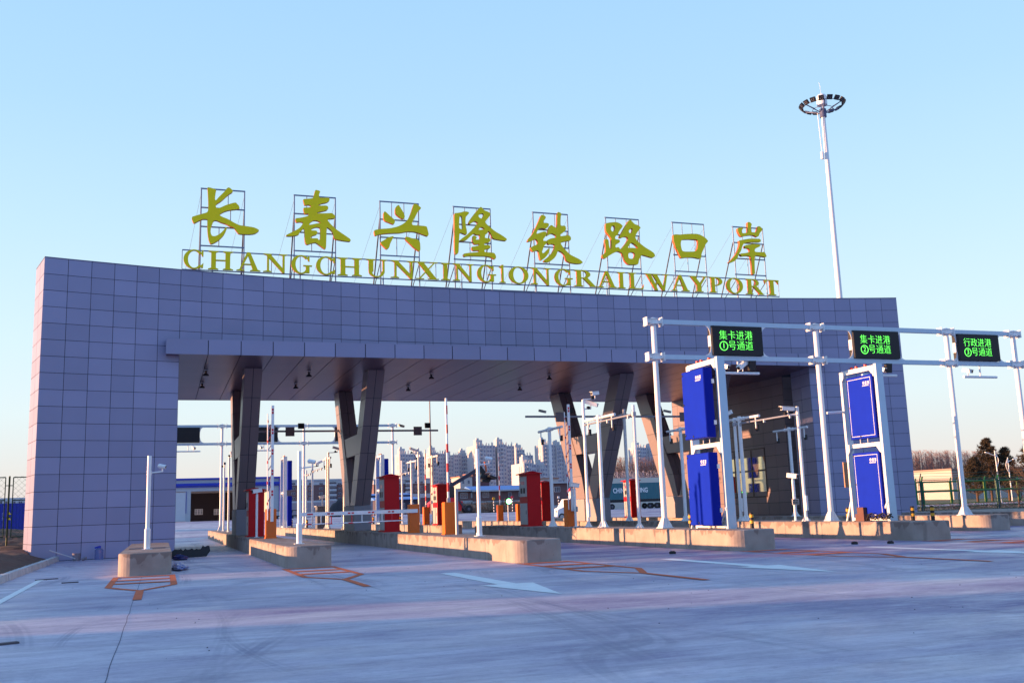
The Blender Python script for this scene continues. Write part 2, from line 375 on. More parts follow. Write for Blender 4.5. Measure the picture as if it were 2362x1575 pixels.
island(33.6, 6.3, 28.2, 36.9, 'wide concrete kerbed platform at the right edge beyond the last lane', joints=False)
mb = MB(); mb.box(28.6, 36, 37.0, 39.0, -0.05, 0.30); tag(mb.build('kerb', CONC), 'low concrete kerb along the foot of the right wall', 'kerb')
# inspection covers and rebates on island tops
for c, t, lab in ((-0.62, 29.6, 'dark recessed cable cover left of pole on short island'), (-0.08, 29.6, 'dark recessed cable cover right of pole on short island')):
    mb = MB(); mb.box(c-0.2, c+0.2, t-0.5, t+0.5, ZI, ZI+0.012); tag(mb.build('cable_cover', mat('cover', (0.08, 0.08, 0.10), 0.7)), lab, 'cover', 'cable covers on the short island')

# ------------------------------------------------------------------ gate building
B = thing('gate_building', 'wide curved grey panelled gate with flat canopy over the lanes', 'gate building')
P0 = Vector((-4.22, 38.23)); H0 = 0.2437; KC = 0.01262
wid = [0.8012]*48; wid[22] = wid[23] = 0.7098
cum = [0]
for x in wid: cum.append(cum[-1]+x)
def arc(s):                                # point and heading on the concave facade
    h = H0 - KC*s
    return Vector((P0.x + (math.sin(H0) - math.sin(h))/KC, P0.y + (math.cos(h) - math.cos(H0))/KC)), h
def wp(s, back=0.0, z=0.0):
    p, h = arc(s); return (p.x - math.sin(h)*back, p.y + math.cos(h)*back, z)
ZT = 10.8; TH = 2.0
wl = MB(); NS = 48; zb = 7.95
def strip(a, b, z0, z1, back, flip):
    v = [wp(cum[a], back, z0), wp(cum[b], back, z0), wp(cum[b], back, z1), wp(cum[a], back, z1)]
    wl.add(v, [(3,2,1,0) if flip else (0,1,2,3)])
for i in range(48):
    z0 = 0 if (i < 6 or i >= 42) else zb
    strip(i, i+1, z0, ZT-0.02, 0.014, False); strip(i, i+1, z0, ZT-0.02, TH, True)
    wl.add([wp(cum[i], 0.014, ZT-0.02), wp(cum[i+1], 0.014, ZT-0.02), wp(cum[i+1], TH, ZT-0.02), wp(cum[i], TH, ZT-0.02)], [(0,1,2,3)])
    if z0: wl.add([wp(cum[i], 0.014, zb), wp(cum[i+1], 0.014, zb), wp(cum[i+1], TH, zb), wp(cum[i], TH, zb)], [(3,2,1,0)])
for i, z1, fl in ((0, ZT, 1), (6, zb, 0), (42, zb, 1), (48, ZT, 0)):
    o = 0.014 if i in (0, 42) else -0.014
    v = [wp(cum[i]+o, 0.014, 0), wp(cum[i]+o, TH, 0), wp(cum[i]+o, TH, z1-0.02), wp(cum[i]+o, 0.014, z1-0.02)]
    wl.add(v, [(3,2,1,0) if fl == 0 else (0,1,2,3)][::-1])
wl.build('wall_core', JOINT, B)
pn = MB(); G = 0.009
def facade_panels(pn):
    for i in range(48):
        zmin = 0.02 if (i < 6 or i >= 42) else zb
        for k in range(18):
            z1 = ZT - 0.6*k - (0 if k == 0 else G); z0 = ZT - 0.6*(k+1) + G
            z0 = max(z0, zmin)
            if z1 - z0 < 0.05: continue
            a = cum[i] + (G if i else 0); b = cum[i+1] - (G if i < 47 else 0)
            pn.hexa([wp(a, 0, z0), wp(b, 0, z0), wp(b, 0.012, z0), wp(a, 0.012, z0), wp(a, 0, z1), wp(b, 0, z1), wp(b, 0.012, z1), wp(a, 0.012, z1)], 0, rnd.random())
facade_panels(pn); pn.build('facade_cladding', PANEL, B)
# returns at the wall ends and at the opening
rt_ = MB()
for i, z1, sgn in ((0, ZT, -1), (6, zb, 1), (42, zb, -1), (48, ZT, 1)):
    for k in range(18):
        b = ZT - 0.6*k; zt_ = min(b - G, z1-0.02) if k else min(b, z1-0.02); z0 = max(ZT - 0.6*(k+1) + G, 0.02)
        if zt_ - z0 < 0.05: continue
        for j in range(2):
            d0 = j*1.0 + (G if j else 0); d1 = (j+1)*1.0 - (0 if j else G); s0 = cum[i] + 0.012*(0 if sgn > 0 else 0)
            oa = 0.0 if sgn < 0 else -0.012; ob = 0.012 if sgn < 0 else 0.0
            s_a, s_b = cum[i] + oa + 0.001*sgn, cum[i] + ob + 0.001*sgn
            rt_.hexa([wp(s_a, d0+0.014, z0), wp(s_b, d0+0.014, z0), wp(s_b, d1, z0), wp(s_a, d1, z0), wp(s_a, d0+0.014, zt_), wp(s_b, d0+0.014, zt_), wp(s_b, d1, zt_), wp(s_a, d1, zt_)], 0, rnd.random())
rt_.build('return_cladding', PANEL, B)
cp = MB()
for i in range(48):
    cp.hexa([wp(cum[i], -0.015, ZT), wp(cum[i+1], -0.015, ZT), wp(cum[i+1], TH+0.015, ZT), wp(cum[i], TH+0.015, ZT), wp(cum[i], -0.015, ZT+0.03), wp(cum[i+1], -0.015, ZT+0.03), wp(cum[i+1], TH+0.015, ZT+0.03), wp(cum[i], TH+0.015, ZT+0.03)])
cp.build('parapet_coping', mat('coping', (0.10, 0.11, 0.2), 0.5), B)
# canopy: soffit boards, fascia boards, slab
ZC = 7.45; FT = 38.8; RTc = 54.15; J = [0.0, 1.52] + [2.73 + 1.2075*k for k in range(22)] + [29.55]
J = [j for j in J if j <= 29.56]
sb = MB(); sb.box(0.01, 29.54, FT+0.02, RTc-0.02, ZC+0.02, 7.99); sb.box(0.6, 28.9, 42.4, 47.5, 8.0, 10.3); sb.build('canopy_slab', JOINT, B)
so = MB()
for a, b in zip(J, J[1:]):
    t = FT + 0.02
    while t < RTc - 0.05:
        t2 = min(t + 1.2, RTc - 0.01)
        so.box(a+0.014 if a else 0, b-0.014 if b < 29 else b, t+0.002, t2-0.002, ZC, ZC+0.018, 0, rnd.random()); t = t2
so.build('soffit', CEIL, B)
fb = MB()
for a, b in zip(J, J[1:]): fb.box(a+0.016 if a else 0, b-0.016 if b < 29 else b, FT, FT+0.018, ZC-0.01, 8.02, 0, rnd.random())
fb.box(-0.004, 0.006, FT+0.018, 39.5, ZC-0.01, 8.02); fb.box(29.545, 29.556, FT+0.018, 39.5, ZC-0.01, 8.02)
fb.box(0, 29.55, RTc-0.018, RTc, ZC-0.01, 8.02)
fb.build('fascia', PANEL, B)
# service rooms under the canopy ends
def room_panels(mb, x, y0, y1, z0, z1, hole=None, axis='x', w0=1.0):
    zz = z1; k = 0
    while zz > z0+0.05:
        za = max(zz-0.6, z0); y = y0
        while y < y1-0.05:
            yb = min(y+w0, y1)
            if not (hole and y >= hole[0]-0.01 and yb <= hole[1]+0.01 and za >= hole[2]-0.01 and zz <= hole[3]+0.01):
                if axis == 'x': mb.box(x, x+0.012, y+G, yb-G, za+G, zz-G, 0, rnd.random())
                else: mb.box(y+G, yb-G, x, x+0.012, za+G, zz-G, 0, rnd.random())
            y = yb
        zz = za
rm = MB(); rm.box(29.632, 35.5, 42.43+0.012, 54.14, 0, ZC+0.3); rm.box(28.9, 29.7, 41.0, 42.43, ZC+0.05, ZC+0.5); rm.box(-4.2, -0.2, 41.5, 50.5, 0, ZC-0.02)
rm.build('service_room', JOINT, B)
rp = MB(); y0 = 42.45
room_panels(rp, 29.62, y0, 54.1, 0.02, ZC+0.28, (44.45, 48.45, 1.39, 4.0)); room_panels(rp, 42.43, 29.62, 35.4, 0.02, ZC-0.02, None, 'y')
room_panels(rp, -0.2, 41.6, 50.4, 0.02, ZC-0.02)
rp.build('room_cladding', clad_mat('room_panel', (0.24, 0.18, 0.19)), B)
# window of the right service room
wz0, wz1, wy0, wy1 = 1.43, 3.99, 44.45, 48.45
wf = MB(); FR = mat('window_frame', (0.05, 0.02, 0.02), 0.4)
wf.box(29.60, 29.63, wy0, wy1, wz0, wz0+0.06); wf.box(29.60, 29.63, wy0, wy1, wz1-0.06, wz1)
wf.box(29.60, 29.63, wy0, wy0+0.06, wz0+0.06, wz1-0.06); wf.box(29.60, 29.63, wy1-0.06, wy1, wz0+0.06, wz1-0.06)
for y in (45.75, 47.4): wf.box(29.598, 29.63, y-0.04, y+0.04, wz0+0.061, wz1-0.061)
wf.box(29.596, 29.63, wy0+0.061, wy1-0.061, 2.78, 2.87)
wo = wf.build('window', FR, B)
WG = mat('window_glass', (0.03, 0.028, 0.03), 0.03, 0.0, spec=1.0)
wgm = MB(); wgm.box(29.622, 29.631, wy0+0.05, wy1-0.05, wz0+0.05, wz1-0.05)
wgo = wgm.build('pane', mat('mirror_glass', (0.75, 0.66, 0.40), 0.03, 0.9), wo)
# v-shaped columns
def vcol(c, parent):
    hw = 0.36; root = bpy.data.objects.new('v_column', None); scene.collection.objects.link(root); root.parent = parent
    fo = lambda z: 45.6 - (z-1.65)*0.6034; fi = lambda z: 46.72 - (z-1.8)*0.602
    ri = lambda z: 46.72 + (z-1.8)*0.584; ro = lambda z: 48.4 + (z-1.65)*0.5086
    zs = [1.65, 2.81, 3.95, 5.11, 6.27, 7.44]
    def arm(name, A, Bf):
        mb = MB(); core = MB()
        for z0, z1 in zip(zs, zs[1:]):
            a0, a1, b0, b1 = A(z0), A(z1), Bf(z0), Bf(z1)
            for x0, x1 in ((-hw, -0.012), (0.012, hw)):
                g0, g1 = z0 + G, z1 - G
                qa0, qa1, qb0, qb1 = A(g0), A(g1), Bf(g0), Bf(g1)
                mb.hexa([(x0, qa0, g0), (x1, qa0, g0), (x1, qb0, g0), (x0, qb0, g0), (x0, qa1, g1), (x1, qa1, g1), (x1, qb1, g1), (x0, qb1, g1)], 0, rnd.random())
        core.hexa([(-hw+0.012, A(1.66)+0.012, 1.66), (hw-0.012, A(1.66)+0.012, 1.66), (hw-0.012, Bf(1.66)-0.012, 1.66), (-hw+0.012, Bf(1.66)-0.012, 1.66),
                   (-hw+0.012, A(7.44)+0.012, 7.44), (hw-0.012, A(7.44)+0.012, 7.44), (hw-0.012, Bf(7.44)-0.012, 7.44), (-hw+0.012, Bf(7.44)-0.012, 7.44)], 1)
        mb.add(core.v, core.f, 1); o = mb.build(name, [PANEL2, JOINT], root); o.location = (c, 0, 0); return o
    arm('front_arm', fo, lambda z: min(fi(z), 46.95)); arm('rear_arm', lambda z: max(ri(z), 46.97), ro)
    mb = MB(); za, zb_ = 3.95, 4.87
    mb.hexa([(-hw+0.03, fi(za)-0.1, za), (hw-0.03, fi(za)-0.1, za), (hw-0.03, ri(za)+0.1, za), (-hw+0.03, ri(za)+0.1, za),
             (-hw+0.03, fi(zb_)-0.1, zb_), (hw-0.03, fi(zb_)-0.1, zb_), (hw-0.03, ri(zb_)+0.1, zb_), (-hw+0.03, ri(zb_)+0.1, zb_)])
    mb.build('crossbar', PANEL2, root).location = (c, 0, 0)
    mb = MB(); mb.box(-hw-0.03, hw+0.03, 45.57, 48.43, ZI-0.01, 1.64); mb.build('plinth', mat('plinth_stone', (0.30, 0.29, 0.33), 0.8, var=0.12, scale=2), root).location = (c, 0, 0)
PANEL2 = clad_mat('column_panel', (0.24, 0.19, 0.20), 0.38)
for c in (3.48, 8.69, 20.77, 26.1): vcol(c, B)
# pendant lamps below the soffit
def lamp_proto():
    r = thing('pendant_lamp', '', 'ceiling lamp', (0, 0, 0))
    mb = MB(); mb.tube((0, 0, 0.0), (0, 0, 0.12), 0.03, n=8); mb.tube((0, 0, -0.17), (0, 0, -0.05), 0.06, 0.10, 12); mb.tube((0, 0, -0.28), (0, 0, -0.17), 0.20, 0.06, 14); mb.tube((0, 0, -0.33), (0, 0, -0.28), 0.20, 0.20, 14); mb.build('lamp_shade', DARK, r)
    mb = MB(); 
    for sx in (-1, 1): mb.tube((sx*0.15, 0, -0.26), (sx*0.15, 0, 0.0), 0.008, n=6)
    mb.box(-0.16, 0.16, -0.01, 0.01, -0.01, 0.0); mb.box(-0.14, 0.14, -0.14, 0.14, 0.0, 0.02); mb.build('bracket', GALV, r); return r
LP = [(1.6, 42.8, 'first lane from the left, nearer the front'), (1.6, 46.9, 'first lane from the left, farther back'), (5.85, 42.7, 'second lane, nearer the front'), (5.8, 46.8, 'second lane, farther back'),
      (11.35, 42.9, 'centre left lane, nearer the front'), (11.35, 47.4, 'centre left lane, farther back'), (17.0, 42.7, 'centre right lane, nearer the front'), (17.0, 46.8, 'centre right lane, farther back')]
lp0 = None
for s, t, d in LP:
    lab = 'black pendant lamp under the canopy soffit, ' + d
    if lp0 is None: lp0 = lamp_proto(); lp0.scale = (0.62, 0.62, 0.75); lp0.location = (s, t, 7.42); lp0['label'] = lab; lp0['group'] = 'lamps under the canopy'
    else: dup(lp0, (s, t, 7.42), lab, 'lamps under the canopy')
# air conditioner and pipe at the service room
r = thing('air_conditioner', 'grey outdoor air conditioner unit by the right service room', 'air conditioner', (29.95, 41.6, 0.3))
mb = MB(); mb.box(-0.1, 0.75, -0.15, 0.15, 0, 0.62); mb.build('casing', GREYP, r)
mb = MB(); mb.tube((0.25, -0.165, 0.31), (0.25, -0.151, 0.31), 0.24, n=20); mb.build('fan_grille', DARK, r)
# ------------------------------------------------------------------ rooftop sign
TS = 41.6
def chaikin(p, it=1, k=0.18):
    for _ in range(it):
        q = []
        for i in range(len(p)):
            a, b = p[i], p[(i+1) % len(p)]
            q += [(a[0]+(b[0]-a[0])*k, a[1]+(b[1]-a[1])*k), (b[0]+(a[0]-b[0])*k, b[1]+(a[1]-b[1])*k)]
        p = q
    return p
CH = [
 ('first', 420, 420, 7.127, [[[(415,85),(470,92),(565,125),(552,180),(541,270),(545,298),(562,298),(600,250),(705,150),(735,105),(765,85),(800,105),(838,145),(825,170),(790,190),(740,225),(650,310),(557,370),(552,400),(572,432),(620,425),(720,378),(830,345),(885,335),(905,360),(935,388),(950,440),(880,450),(770,462),(690,487),(640,515),(612,540),(650,568),(760,610),(850,665),(935,708),(1060,725),(1190,745),(1280,793),(1200,850),(1110,860),(930,855),(900,810),(850,745),(780,722),(720,688),(640,665),(590,640),(550,628),(515,640),(500,680),(475,745),(468,830),(490,885),(540,890),(610,860),(665,810),(720,745),(742,745),(715,820),(680,880),(600,960),(520,1005),(468,1020),(440,960),(425,880),(415,780),(415,640),(418,612),(340,608),(270,640),(190,685),(150,575),(230,550),(330,522),(425,495),(432,400),(428,250),(420,130)]]]),
 ('second', 640, 430, 7.84, [[[(685,58),(780,85),(755,140),(752,190),(770,210),(940,203),(945,260),(890,295),(800,310),(740,335),(740,350),(905,345),(925,400),(890,435),(720,470),(710,488),(860,487),(990,480),(1020,510),(1050,535),(1040,580),(890,590),(960,680),(1060,775),(1200,870),(1310,945),(1328,975),(1315,998),(1200,985),(1060,960),(1025,935),(1010,860),(980,800),(905,738),(890,760),(885,950),(880,1120),(855,1135),(830,1115),(740,1050),(695,1015),(620,1025),(545,1055),(510,1035),(495,980),(488,800),(478,755),(460,775),(400,830),(390,870),(320,892),(230,900),(160,895),(155,880),(230,840),(340,790),(400,750),(445,700),(465,650),(420,640),(335,652),(320,575),(420,568),(560,535),(565,500),(548,490),(490,500),(475,440),(468,382),(560,382),(600,375),(605,350),(580,335),(540,333),(490,342),(478,290),(460,230),(540,225),(640,215),(655,180),(670,120)],
   [(565,695),(600,650),(650,615),(720,618),(800,660),(700,672),(620,690)], [(600,795),(630,760),(700,735),(760,740),(775,770),(775,900),(770,960),(745,972),(725,935),(610,940),(597,915),(640,890),(715,870),(725,825),(705,798)]]]),
 ('third', 840, 440, 7.84, [[[(372,368),(350,400),(352,510),(380,548),(450,575),(520,605),(545,600),(560,560),(545,520),(480,465),(410,400)]], [[(615,258),(575,290),(560,340),(565,415),(620,465),(690,510),(725,505),(738,460),(710,390),(660,310),(630,262)]],
   [[(905,232),(945,240),(1030,305),(1025,330),(980,365),(920,480),(875,560),(862,605),(880,622),(1000,630),(1130,640),(1148,700),(1170,790),(1150,825),(1080,800),(990,765),(900,742),(780,738),(650,765),(500,768),(400,775),(270,790),(195,820),(180,740),(185,710),(300,690),(470,680),(600,650),(690,610),(770,550),(815,480),(860,360),(885,270)]],
   [[(540,822),(505,890),(470,960),(455,1030),(415,1060),(380,1035),(300,955),(300,925),(350,900),(420,850),(500,825)]], [[(745,830),(800,835),(860,860),(960,875),(1010,915),(1020,1070),(1000,1098),(900,1030),(820,950),(745,880)]]]),
 ('fourth', 1020, 460, 8.711, [[[(240,275),(310,272),(380,260),(440,240),(500,245),(543,262),(535,290),(505,320),(475,350),(468,430),(475,540),(495,620),(500,690),(480,712),(350,655),(342,800),(335,900),(330,1075),(300,1100),(250,1095),(248,600)], [(350,335),(375,325),(398,345),(405,450),(412,590),(385,602),(342,580),(340,480)]],
   [[(772,145),(800,165),(850,225),(920,245),(975,285),(950,345),(900,400),(862,455),(900,505),(960,555),(1060,640),(1200,720),(1270,770),(1305,800),(1285,835),(1150,815),(1020,790),(985,700),(960,660),(920,630),(915,680),(870,700),(855,770),(900,780),(960,780),(970,840),(930,870),(850,880),(840,915),(960,918),(972,985),(870,1000),(845,1030),(860,1060),(960,1065),(1050,1075),(1080,1130),(1083,1180),(1060,1205),(980,1160),(880,1140),(760,1138),(600,1135),(520,1135),(440,1155),(420,1090),(520,1075),(640,1065),(730,1060),(745,1025),(610,1030),(590,950),(660,945),(740,925),(750,895),(650,905),(610,850),(612,760),(625,725),(660,730),(705,770),(665,805),(740,810),(760,790),(762,730),(740,710),(685,715),(640,682),(580,730),(520,790),(480,820),(420,830),(345,830),(400,780),(480,725),(540,670),(620,590),(680,525),(722,475),(690,450),(650,435),(600,465),(560,500),(525,485),(540,440),(600,350),(690,235)],
    [(725,330),(760,295),(800,280),(835,290),(825,340),(790,390),(750,370)], [(715,618),(780,545),(865,595),(780,612)]]]),
 ('fifth', 1200, 470, 8.711, [[[(425,225),(470,225),(522,270),(500,310),(465,360),(470,385),(530,383),(578,400),(575,450),(520,505),(450,490),(400,490),(360,520),(330,580),(335,607),(400,580),(480,555),(520,565),(535,610),(500,670),(465,710),(465,745),(510,745),(535,760),(530,800),(490,835),(465,880),(455,930),(440,960),(445,990),(480,990),(530,940),(590,880),(592,940),(560,1010),(510,1080),(440,1130),(410,1135),(390,1080),(375,1000),(365,940),(320,940),(260,965),(230,935),(205,880),(260,850),(340,820),(358,780),(340,730),(305,705),(280,720),(240,740),(200,755),(140,765),(160,710),(240,620),(310,490),(380,330),(410,250)]],
   [[(745,180),(765,165),(800,175),(832,205),(815,260),(810,400),(820,445),(905,438),(925,510),(900,550),(840,600),(810,615),(808,655),(900,640),(975,630),(1010,660),(1025,700),(1010,740),(920,750),(810,780),(830,830),(900,920),(1000,1020),(1120,1080),(1200,1120),(1262,1175),(1240,1200),(1150,1208),(1000,1185),(920,1140),(900,1040),(850,980),(780,942),(750,960),(730,1030),(690,1090),(620,1150),(560,1175),(470,1165),(480,1130),(560,1070),(640,990),(680,920),(690,860),(695,820),(620,805),(570,825),(545,780),(530,740),(600,700),(720,680),(722,650),(715,630),(640,595),(600,610),(535,650),(545,600),(570,490),(600,440),(632,425),(680,465),(720,485),(740,465),(740,320)]]]),
 ('sixth', 1370, 480, 8.711, [[[(235,305),(320,290),(450,280),(520,305),(582,355),(570,385),(500,480),(485,530),(430,570),(425,605),(440,630),(510,632),(530,670),(500,705),(440,735),(432,770),(440,795),(500,780),(525,825),(545,822),(600,760),(660,680),(690,610),(660,575),(600,575),(555,600),(510,595),(520,555),(560,490),(620,380),(700,250),(735,232),(770,270),(820,325),(890,345),(945,395),(905,440),(850,520),(830,590),(860,650),(930,710),(1030,790),(1150,860),(1210,905),(1235,960),(1200,995),(1150,990),(1050,960),(960,935),(935,985),(905,1040),(895,1120),(870,1135),(700,1140),(620,1060),(600,990),(570,900),(480,862),(400,900),(290,965),(240,1010),(200,1010),(165,975),(170,940),(230,900),(240,820),(228,700),(220,625),(260,620),(295,640),(305,760),(325,825),(350,820),(355,700),(345,600),(300,540),(245,480),(235,400)],
    [(345,390),(380,345),(415,360),(425,410),(410,460),(370,475),(342,440)], [(697,460),(740,412),(775,410),(775,450),(745,515),(712,500)], [(672,800),(740,705),(765,690),(840,740),(895,812),(850,806),(760,798)], [(690,930),(710,895),(770,882),(815,900),(828,940),(805,1010),(740,1022),(695,1000)]]]),
 ('seventh', 1530, 500, 11.2, [[[(255,465),(330,452),(430,462),(550,448),(700,440),(850,440),(940,460),(1050,515),(1120,575),(1165,635),(1100,700),(1060,800),(990,950),(985,1060),(950,1085),(800,1050),(620,1045),(470,1070),(440,1030),(340,820),(270,640)], [(455,650),(480,600),(520,585),(840,580),(890,610),(905,660),(880,840),(830,900),(520,900),(480,860),(455,740)]]]),
 ('eighth', 1660, 500, 10.453, [[[(672,130),(720,125),(780,175),(760,235),(755,340),(775,375),(880,378),(905,320),(915,240),(945,222),(990,245),(1032,290),(1020,340),(970,390),(945,470),(900,490),(830,450),(760,440),(640,455),(530,485),(490,450),(440,350),(432,280),(480,262),(540,262),(575,280),(540,320),(530,370),(560,400),(640,390),(680,375),(675,250)]],
   [[(460,575),(560,555),(700,530),(850,525),(980,535),(1000,590),(980,612),(820,605),(660,620),(590,640),(550,700),(520,820),(450,930),(435,1000),(350,1080),(260,1110),(210,1108),(260,1060),(360,950),(430,840),(475,700),(480,620)]],
   [[(605,690),(700,670),(850,660),(950,668),(990,700),(950,730),(870,760),(845,800),(850,845),(960,855),(1090,850),(1110,900),(1138,960),(1110,975),(980,945),(860,932),(845,960),(845,1200),(855,1370),(835,1390),(790,1385),(770,1100),(755,960),(700,940),(610,942),(530,955),(490,900),(510,885),(620,875),(720,855),(735,810),(700,765),(660,750),(605,755)]]])]
sign = thing('rooftop_sign', 'large gold rooftop sign lettering on steel frames above the gate', 'rooftop sign', (0, 0, 0))
fz = lambda u, v, d: (u, d, v)
for nm, ox, oy, sc, pieces in CH:
    mb = MB()
    for k, loops in enumerate(pieces):
        lp = []
        for q in loops:
            q = [PX(ox + a/sc, oy + b/sc, TS) for a, b in q]; lp.append(chaikin(q, 2, 0.2))
        # fn maps polygon (u=s, v=z) to world; front faces look towards -t
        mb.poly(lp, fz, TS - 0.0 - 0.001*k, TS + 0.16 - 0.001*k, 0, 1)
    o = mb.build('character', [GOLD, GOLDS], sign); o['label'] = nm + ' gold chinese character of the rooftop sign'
# latin letters: serif glyphs built in a unit box (u 0..1 of the letter width, v 0..1 of cap height)
def ringarc(cx, cy, rx, ry, tx, ty, a0, a1, n=22):
    out = []; inn = []
    for k in range(n+1):
        a = R(a0 + (a1-a0)*k/n); out.append((cx+rx*math.cos(a), cy+ry*math.sin(a))); inn.append((cx+(rx-tx)*math.cos(a), cy+(ry-ty)*math.sin(a)))
    return out + inn[::-1]
def rect(a, b, c, d): return [(a, b), (c, b), (c, d), (a, d)]
def stem(x, w, top=1.0, sl=0.09, sr=0.09, both=True):
    q = [rect(x, 0.0, x+w, top), [(x-sl, 0), (x+w+sr, 0), (x+w+sr, 0.035), (x+w, 0.085), (x, 0.085), (x-sl, 0.035)]]
    if both: q.append([(x-sl, top), (x-sl, top-0.035), (x, top-0.085), (x+w, top-0.085), (x+w+sr, top-0.035), (x+w+sr, top)])
    return q
def glyph(c):
    T, t = 0.19, 0.055
    if c == 'C': return [ringarc(0.52, 0.5, 0.52, 0.52, 0.22, 0.06, 38, 322, 30), [(0.90, 0.99), (0.97, 0.99), (0.97, 0.66), (0.90, 0.68), (0.86, 0.80)], [(0.88, 0.22), (0.98, 0.32), (0.96, 0.06), (0.86, 0.02)]]
    if c == 'G': return [ringarc(0.48, 0.5, 0.48, 0.52, 0.21, 0.06, 42, 318, 30), [(0.82, 0.99), (0.88, 0.99), (0.88, 0.68), (0.82, 0.70), (0.78, 0.80)], rect(0.70, 0.04, 0.88, 0.42), rect(0.58, 0.41, 1.0, 0.47)]
    if c == 'O': return ['ring']
    if c == 'H': return stem(0.12, T, 1, .12, .10) + stem(0.68, T, 1, .10, .12) + [rect(0.30, 0.47, 0.70, 0.53)]
    if c == 'I': return stem(0.28, 0.44, 1, .26, .26)
    if c == 'l': return [rect(0.36, 0.0, 0.66, 1.06), [(0.05, 0), (0.95, 0), (0.95, 0.035), (0.66, 0.085), (0.36, 0.085), (0.05, 0.035)], [(0.02, 0.93), (0.40, 0.86), (0.66, 1.08), (0.60, 1.08)]]
    if c == 'N': return stem(0.16, 0.085, 1, .16, .10) + [rect(0.80, 0.0, 0.89, 1.0), [(0.66, 1.0), (0.66, 0.965), (0.80, 0.925), (0.89, 0.925), (1.0, 0.965), (1.0, 1.0)], [(0.03, 1.0), (0.28, 1.0), (0.89, 0.10), (0.89, -0.03), (0.80, -0.03), (0.12, 0.93)]]
    if c == 'A': return [[(0.44, 1.02), (0.58, 1.02), (0.93, 0.05), (0.70, 0.05)], [(0.44, 1.02), (0.50, 0.84), (0.18, 0.05), (0.10, 0.05)], rect(0.26, 0.33, 0.70, 0.39), [(-0.02, 0), (0.34, 0), (0.34, 0.03), (0.22, 0.075), (0.08, 0.075), (-0.02, 0.03)], [(0.58, 0), (1.04, 0), (1.04, 0.03), (0.94, 0.08), (0.68, 0.08), (0.58, 0.03)]]
    if c == 'U': return [rect(0.14, 0.3, 0.35, 1.0), rect(0.78, 0.3, 0.87, 1.0), ringarc(0.505, 0.32, 0.365, 0.34, 0.15, 0.06, 180, 360, 18), [(0.0, 1.0), (0.0, 0.965), (0.14, 0.925), (0.35, 0.925), (0.46, 0.965), (0.46, 1.0)], [(0.64, 1.0), (0.64, 0.965), (0.78, 0.925), (0.87, 0.925), (1.0, 0.965), (1.0, 1.0)]]
    if c == 'X': return [[(0.08, 0.97), (0.34, 0.97), (0.93, 0.03), (0.66, 0.03)], [(0.80, 0.97), (0.88, 0.97), (0.20, 0.03), (0.11, 0.03)], rect(-0.02, 0.955, 0.44, 1.0), rect(0.62, 0.955, 0.98, 1.0), rect(0.0, 0.0, 0.36, 0.045), rect(0.54, 0.0, 1.03, 0.045)]
    if c == 'R': return stem(0.12, 0.21, 1, .12, .08) + [ringarc(0.40, 0.745, 0.36, 0.255, 0.19, 0.055, -90, 90, 16), rect(0.30, 0.945, 0.42, 1.0), rect(0.30, 0.49, 0.44, 0.545), [(0.40, 0.51), (0.62, 0.53), (0.97, 0.04), (0.75, 0.04)], rect(0.72, 0.0, 1.03, 0.045)]
    if c == 'P': return stem(0.14, 0.26, 1, .14, .10) + [ringarc(0.46, 0.72, 0.48, 0.28, 0.24, 0.055, -90, 90, 16), rect(0.36, 0.945, 0.48, 1.0), rect(0.36, 0.44, 0.48, 0.495)]
    if c == 'L': return stem(0.14, 0.24, 1, .14, .16) + [rect(0.36, 0.0, 0.96, 0.05), [(0.82, 0.04), (0.96, 0.04), (1.0, 0.30), (0.93, 0.14)]]
    if c == 'T': return [rect(0.38, 0.0, 0.64, 1.0), rect(0.03, 0.945, 0.97, 1.0), [(0.24, 0), (0.78, 0), (0.78, 0.035), (0.64, 0.085), (0.38, 0.085), (0.24, 0.035)], [(0.0, 1.0), (0.06, 0.72), (0.12, 0.86), (0.22, 0.95)], [(1.0, 1.0), (0.94, 0.72), (0.88, 0.86), (0.78, 0.95)]]
    if c == 'Y': return [[(0.06, 0.97), (0.32, 0.97), (0.62, 0.48), (0.40, 0.42)], [(0.82, 0.97), (0.91, 0.97), (0.62, 0.44), (0.52, 0.50)], rect(0.39, 0.0, 0.63, 0.47), rect(-0.02, 0.955, 0.42, 1.0), rect(0.66, 0.955, 1.0, 1.0), rect(0.28, 0.0, 0.74, 0.045)]
    if c == 'W': return [[(0.05, 0.97), (0.25, 0.97), (0.52, -0.02), (0.40, -0.02)], [(0.30, 0.97), (0.50, 0.97), (0.82, -0.02), (0.70, -0.02)], [(0.50, 0.70), (0.56, 0.74), (0.42, 0.0), (0.38, 0.06)], [(0.86, 0.97), (0.93, 0.97), (0.80, -0.02), (0.72, 0.06)], rect(-0.02, 0.955, 0.30, 1.0), rect(0.32, 0.955, 0.64, 1.0), rect(0.72, 0.955, 1.0, 1.0)]
LET = [('C',423.3,470.6),('H',480,538.6),('A',546.3,599),('N',607,662.8),('G',671.6,719.7),('C',729,774),('H',779,835.3),('U',843.3,893.6),('N',900.7,957.7),('X',959.4,1010.4),('I',1016.9,1037.7),('N',1044.5,1092.6),('G',1100.6,1143.9),('l',1150.7,1166.9),('O',1173.6,1218.6),('N',1223.7,1270.5),('G',1279,1320.7),('R',1324,1373.4),('A',1377.7,1420.2),('I',1423.6,1442.3),('L',1449,1484),('W',1488,1542.9),('A',1548,1588.3),('Y',1590.5,1632.2),('P',1635.6,1667.9),('O',1674.7,1713),('R',1719.8,1759.7),('T',1762.6,1796.3)]
LZ0, LZ1 = 11.46, 12.25
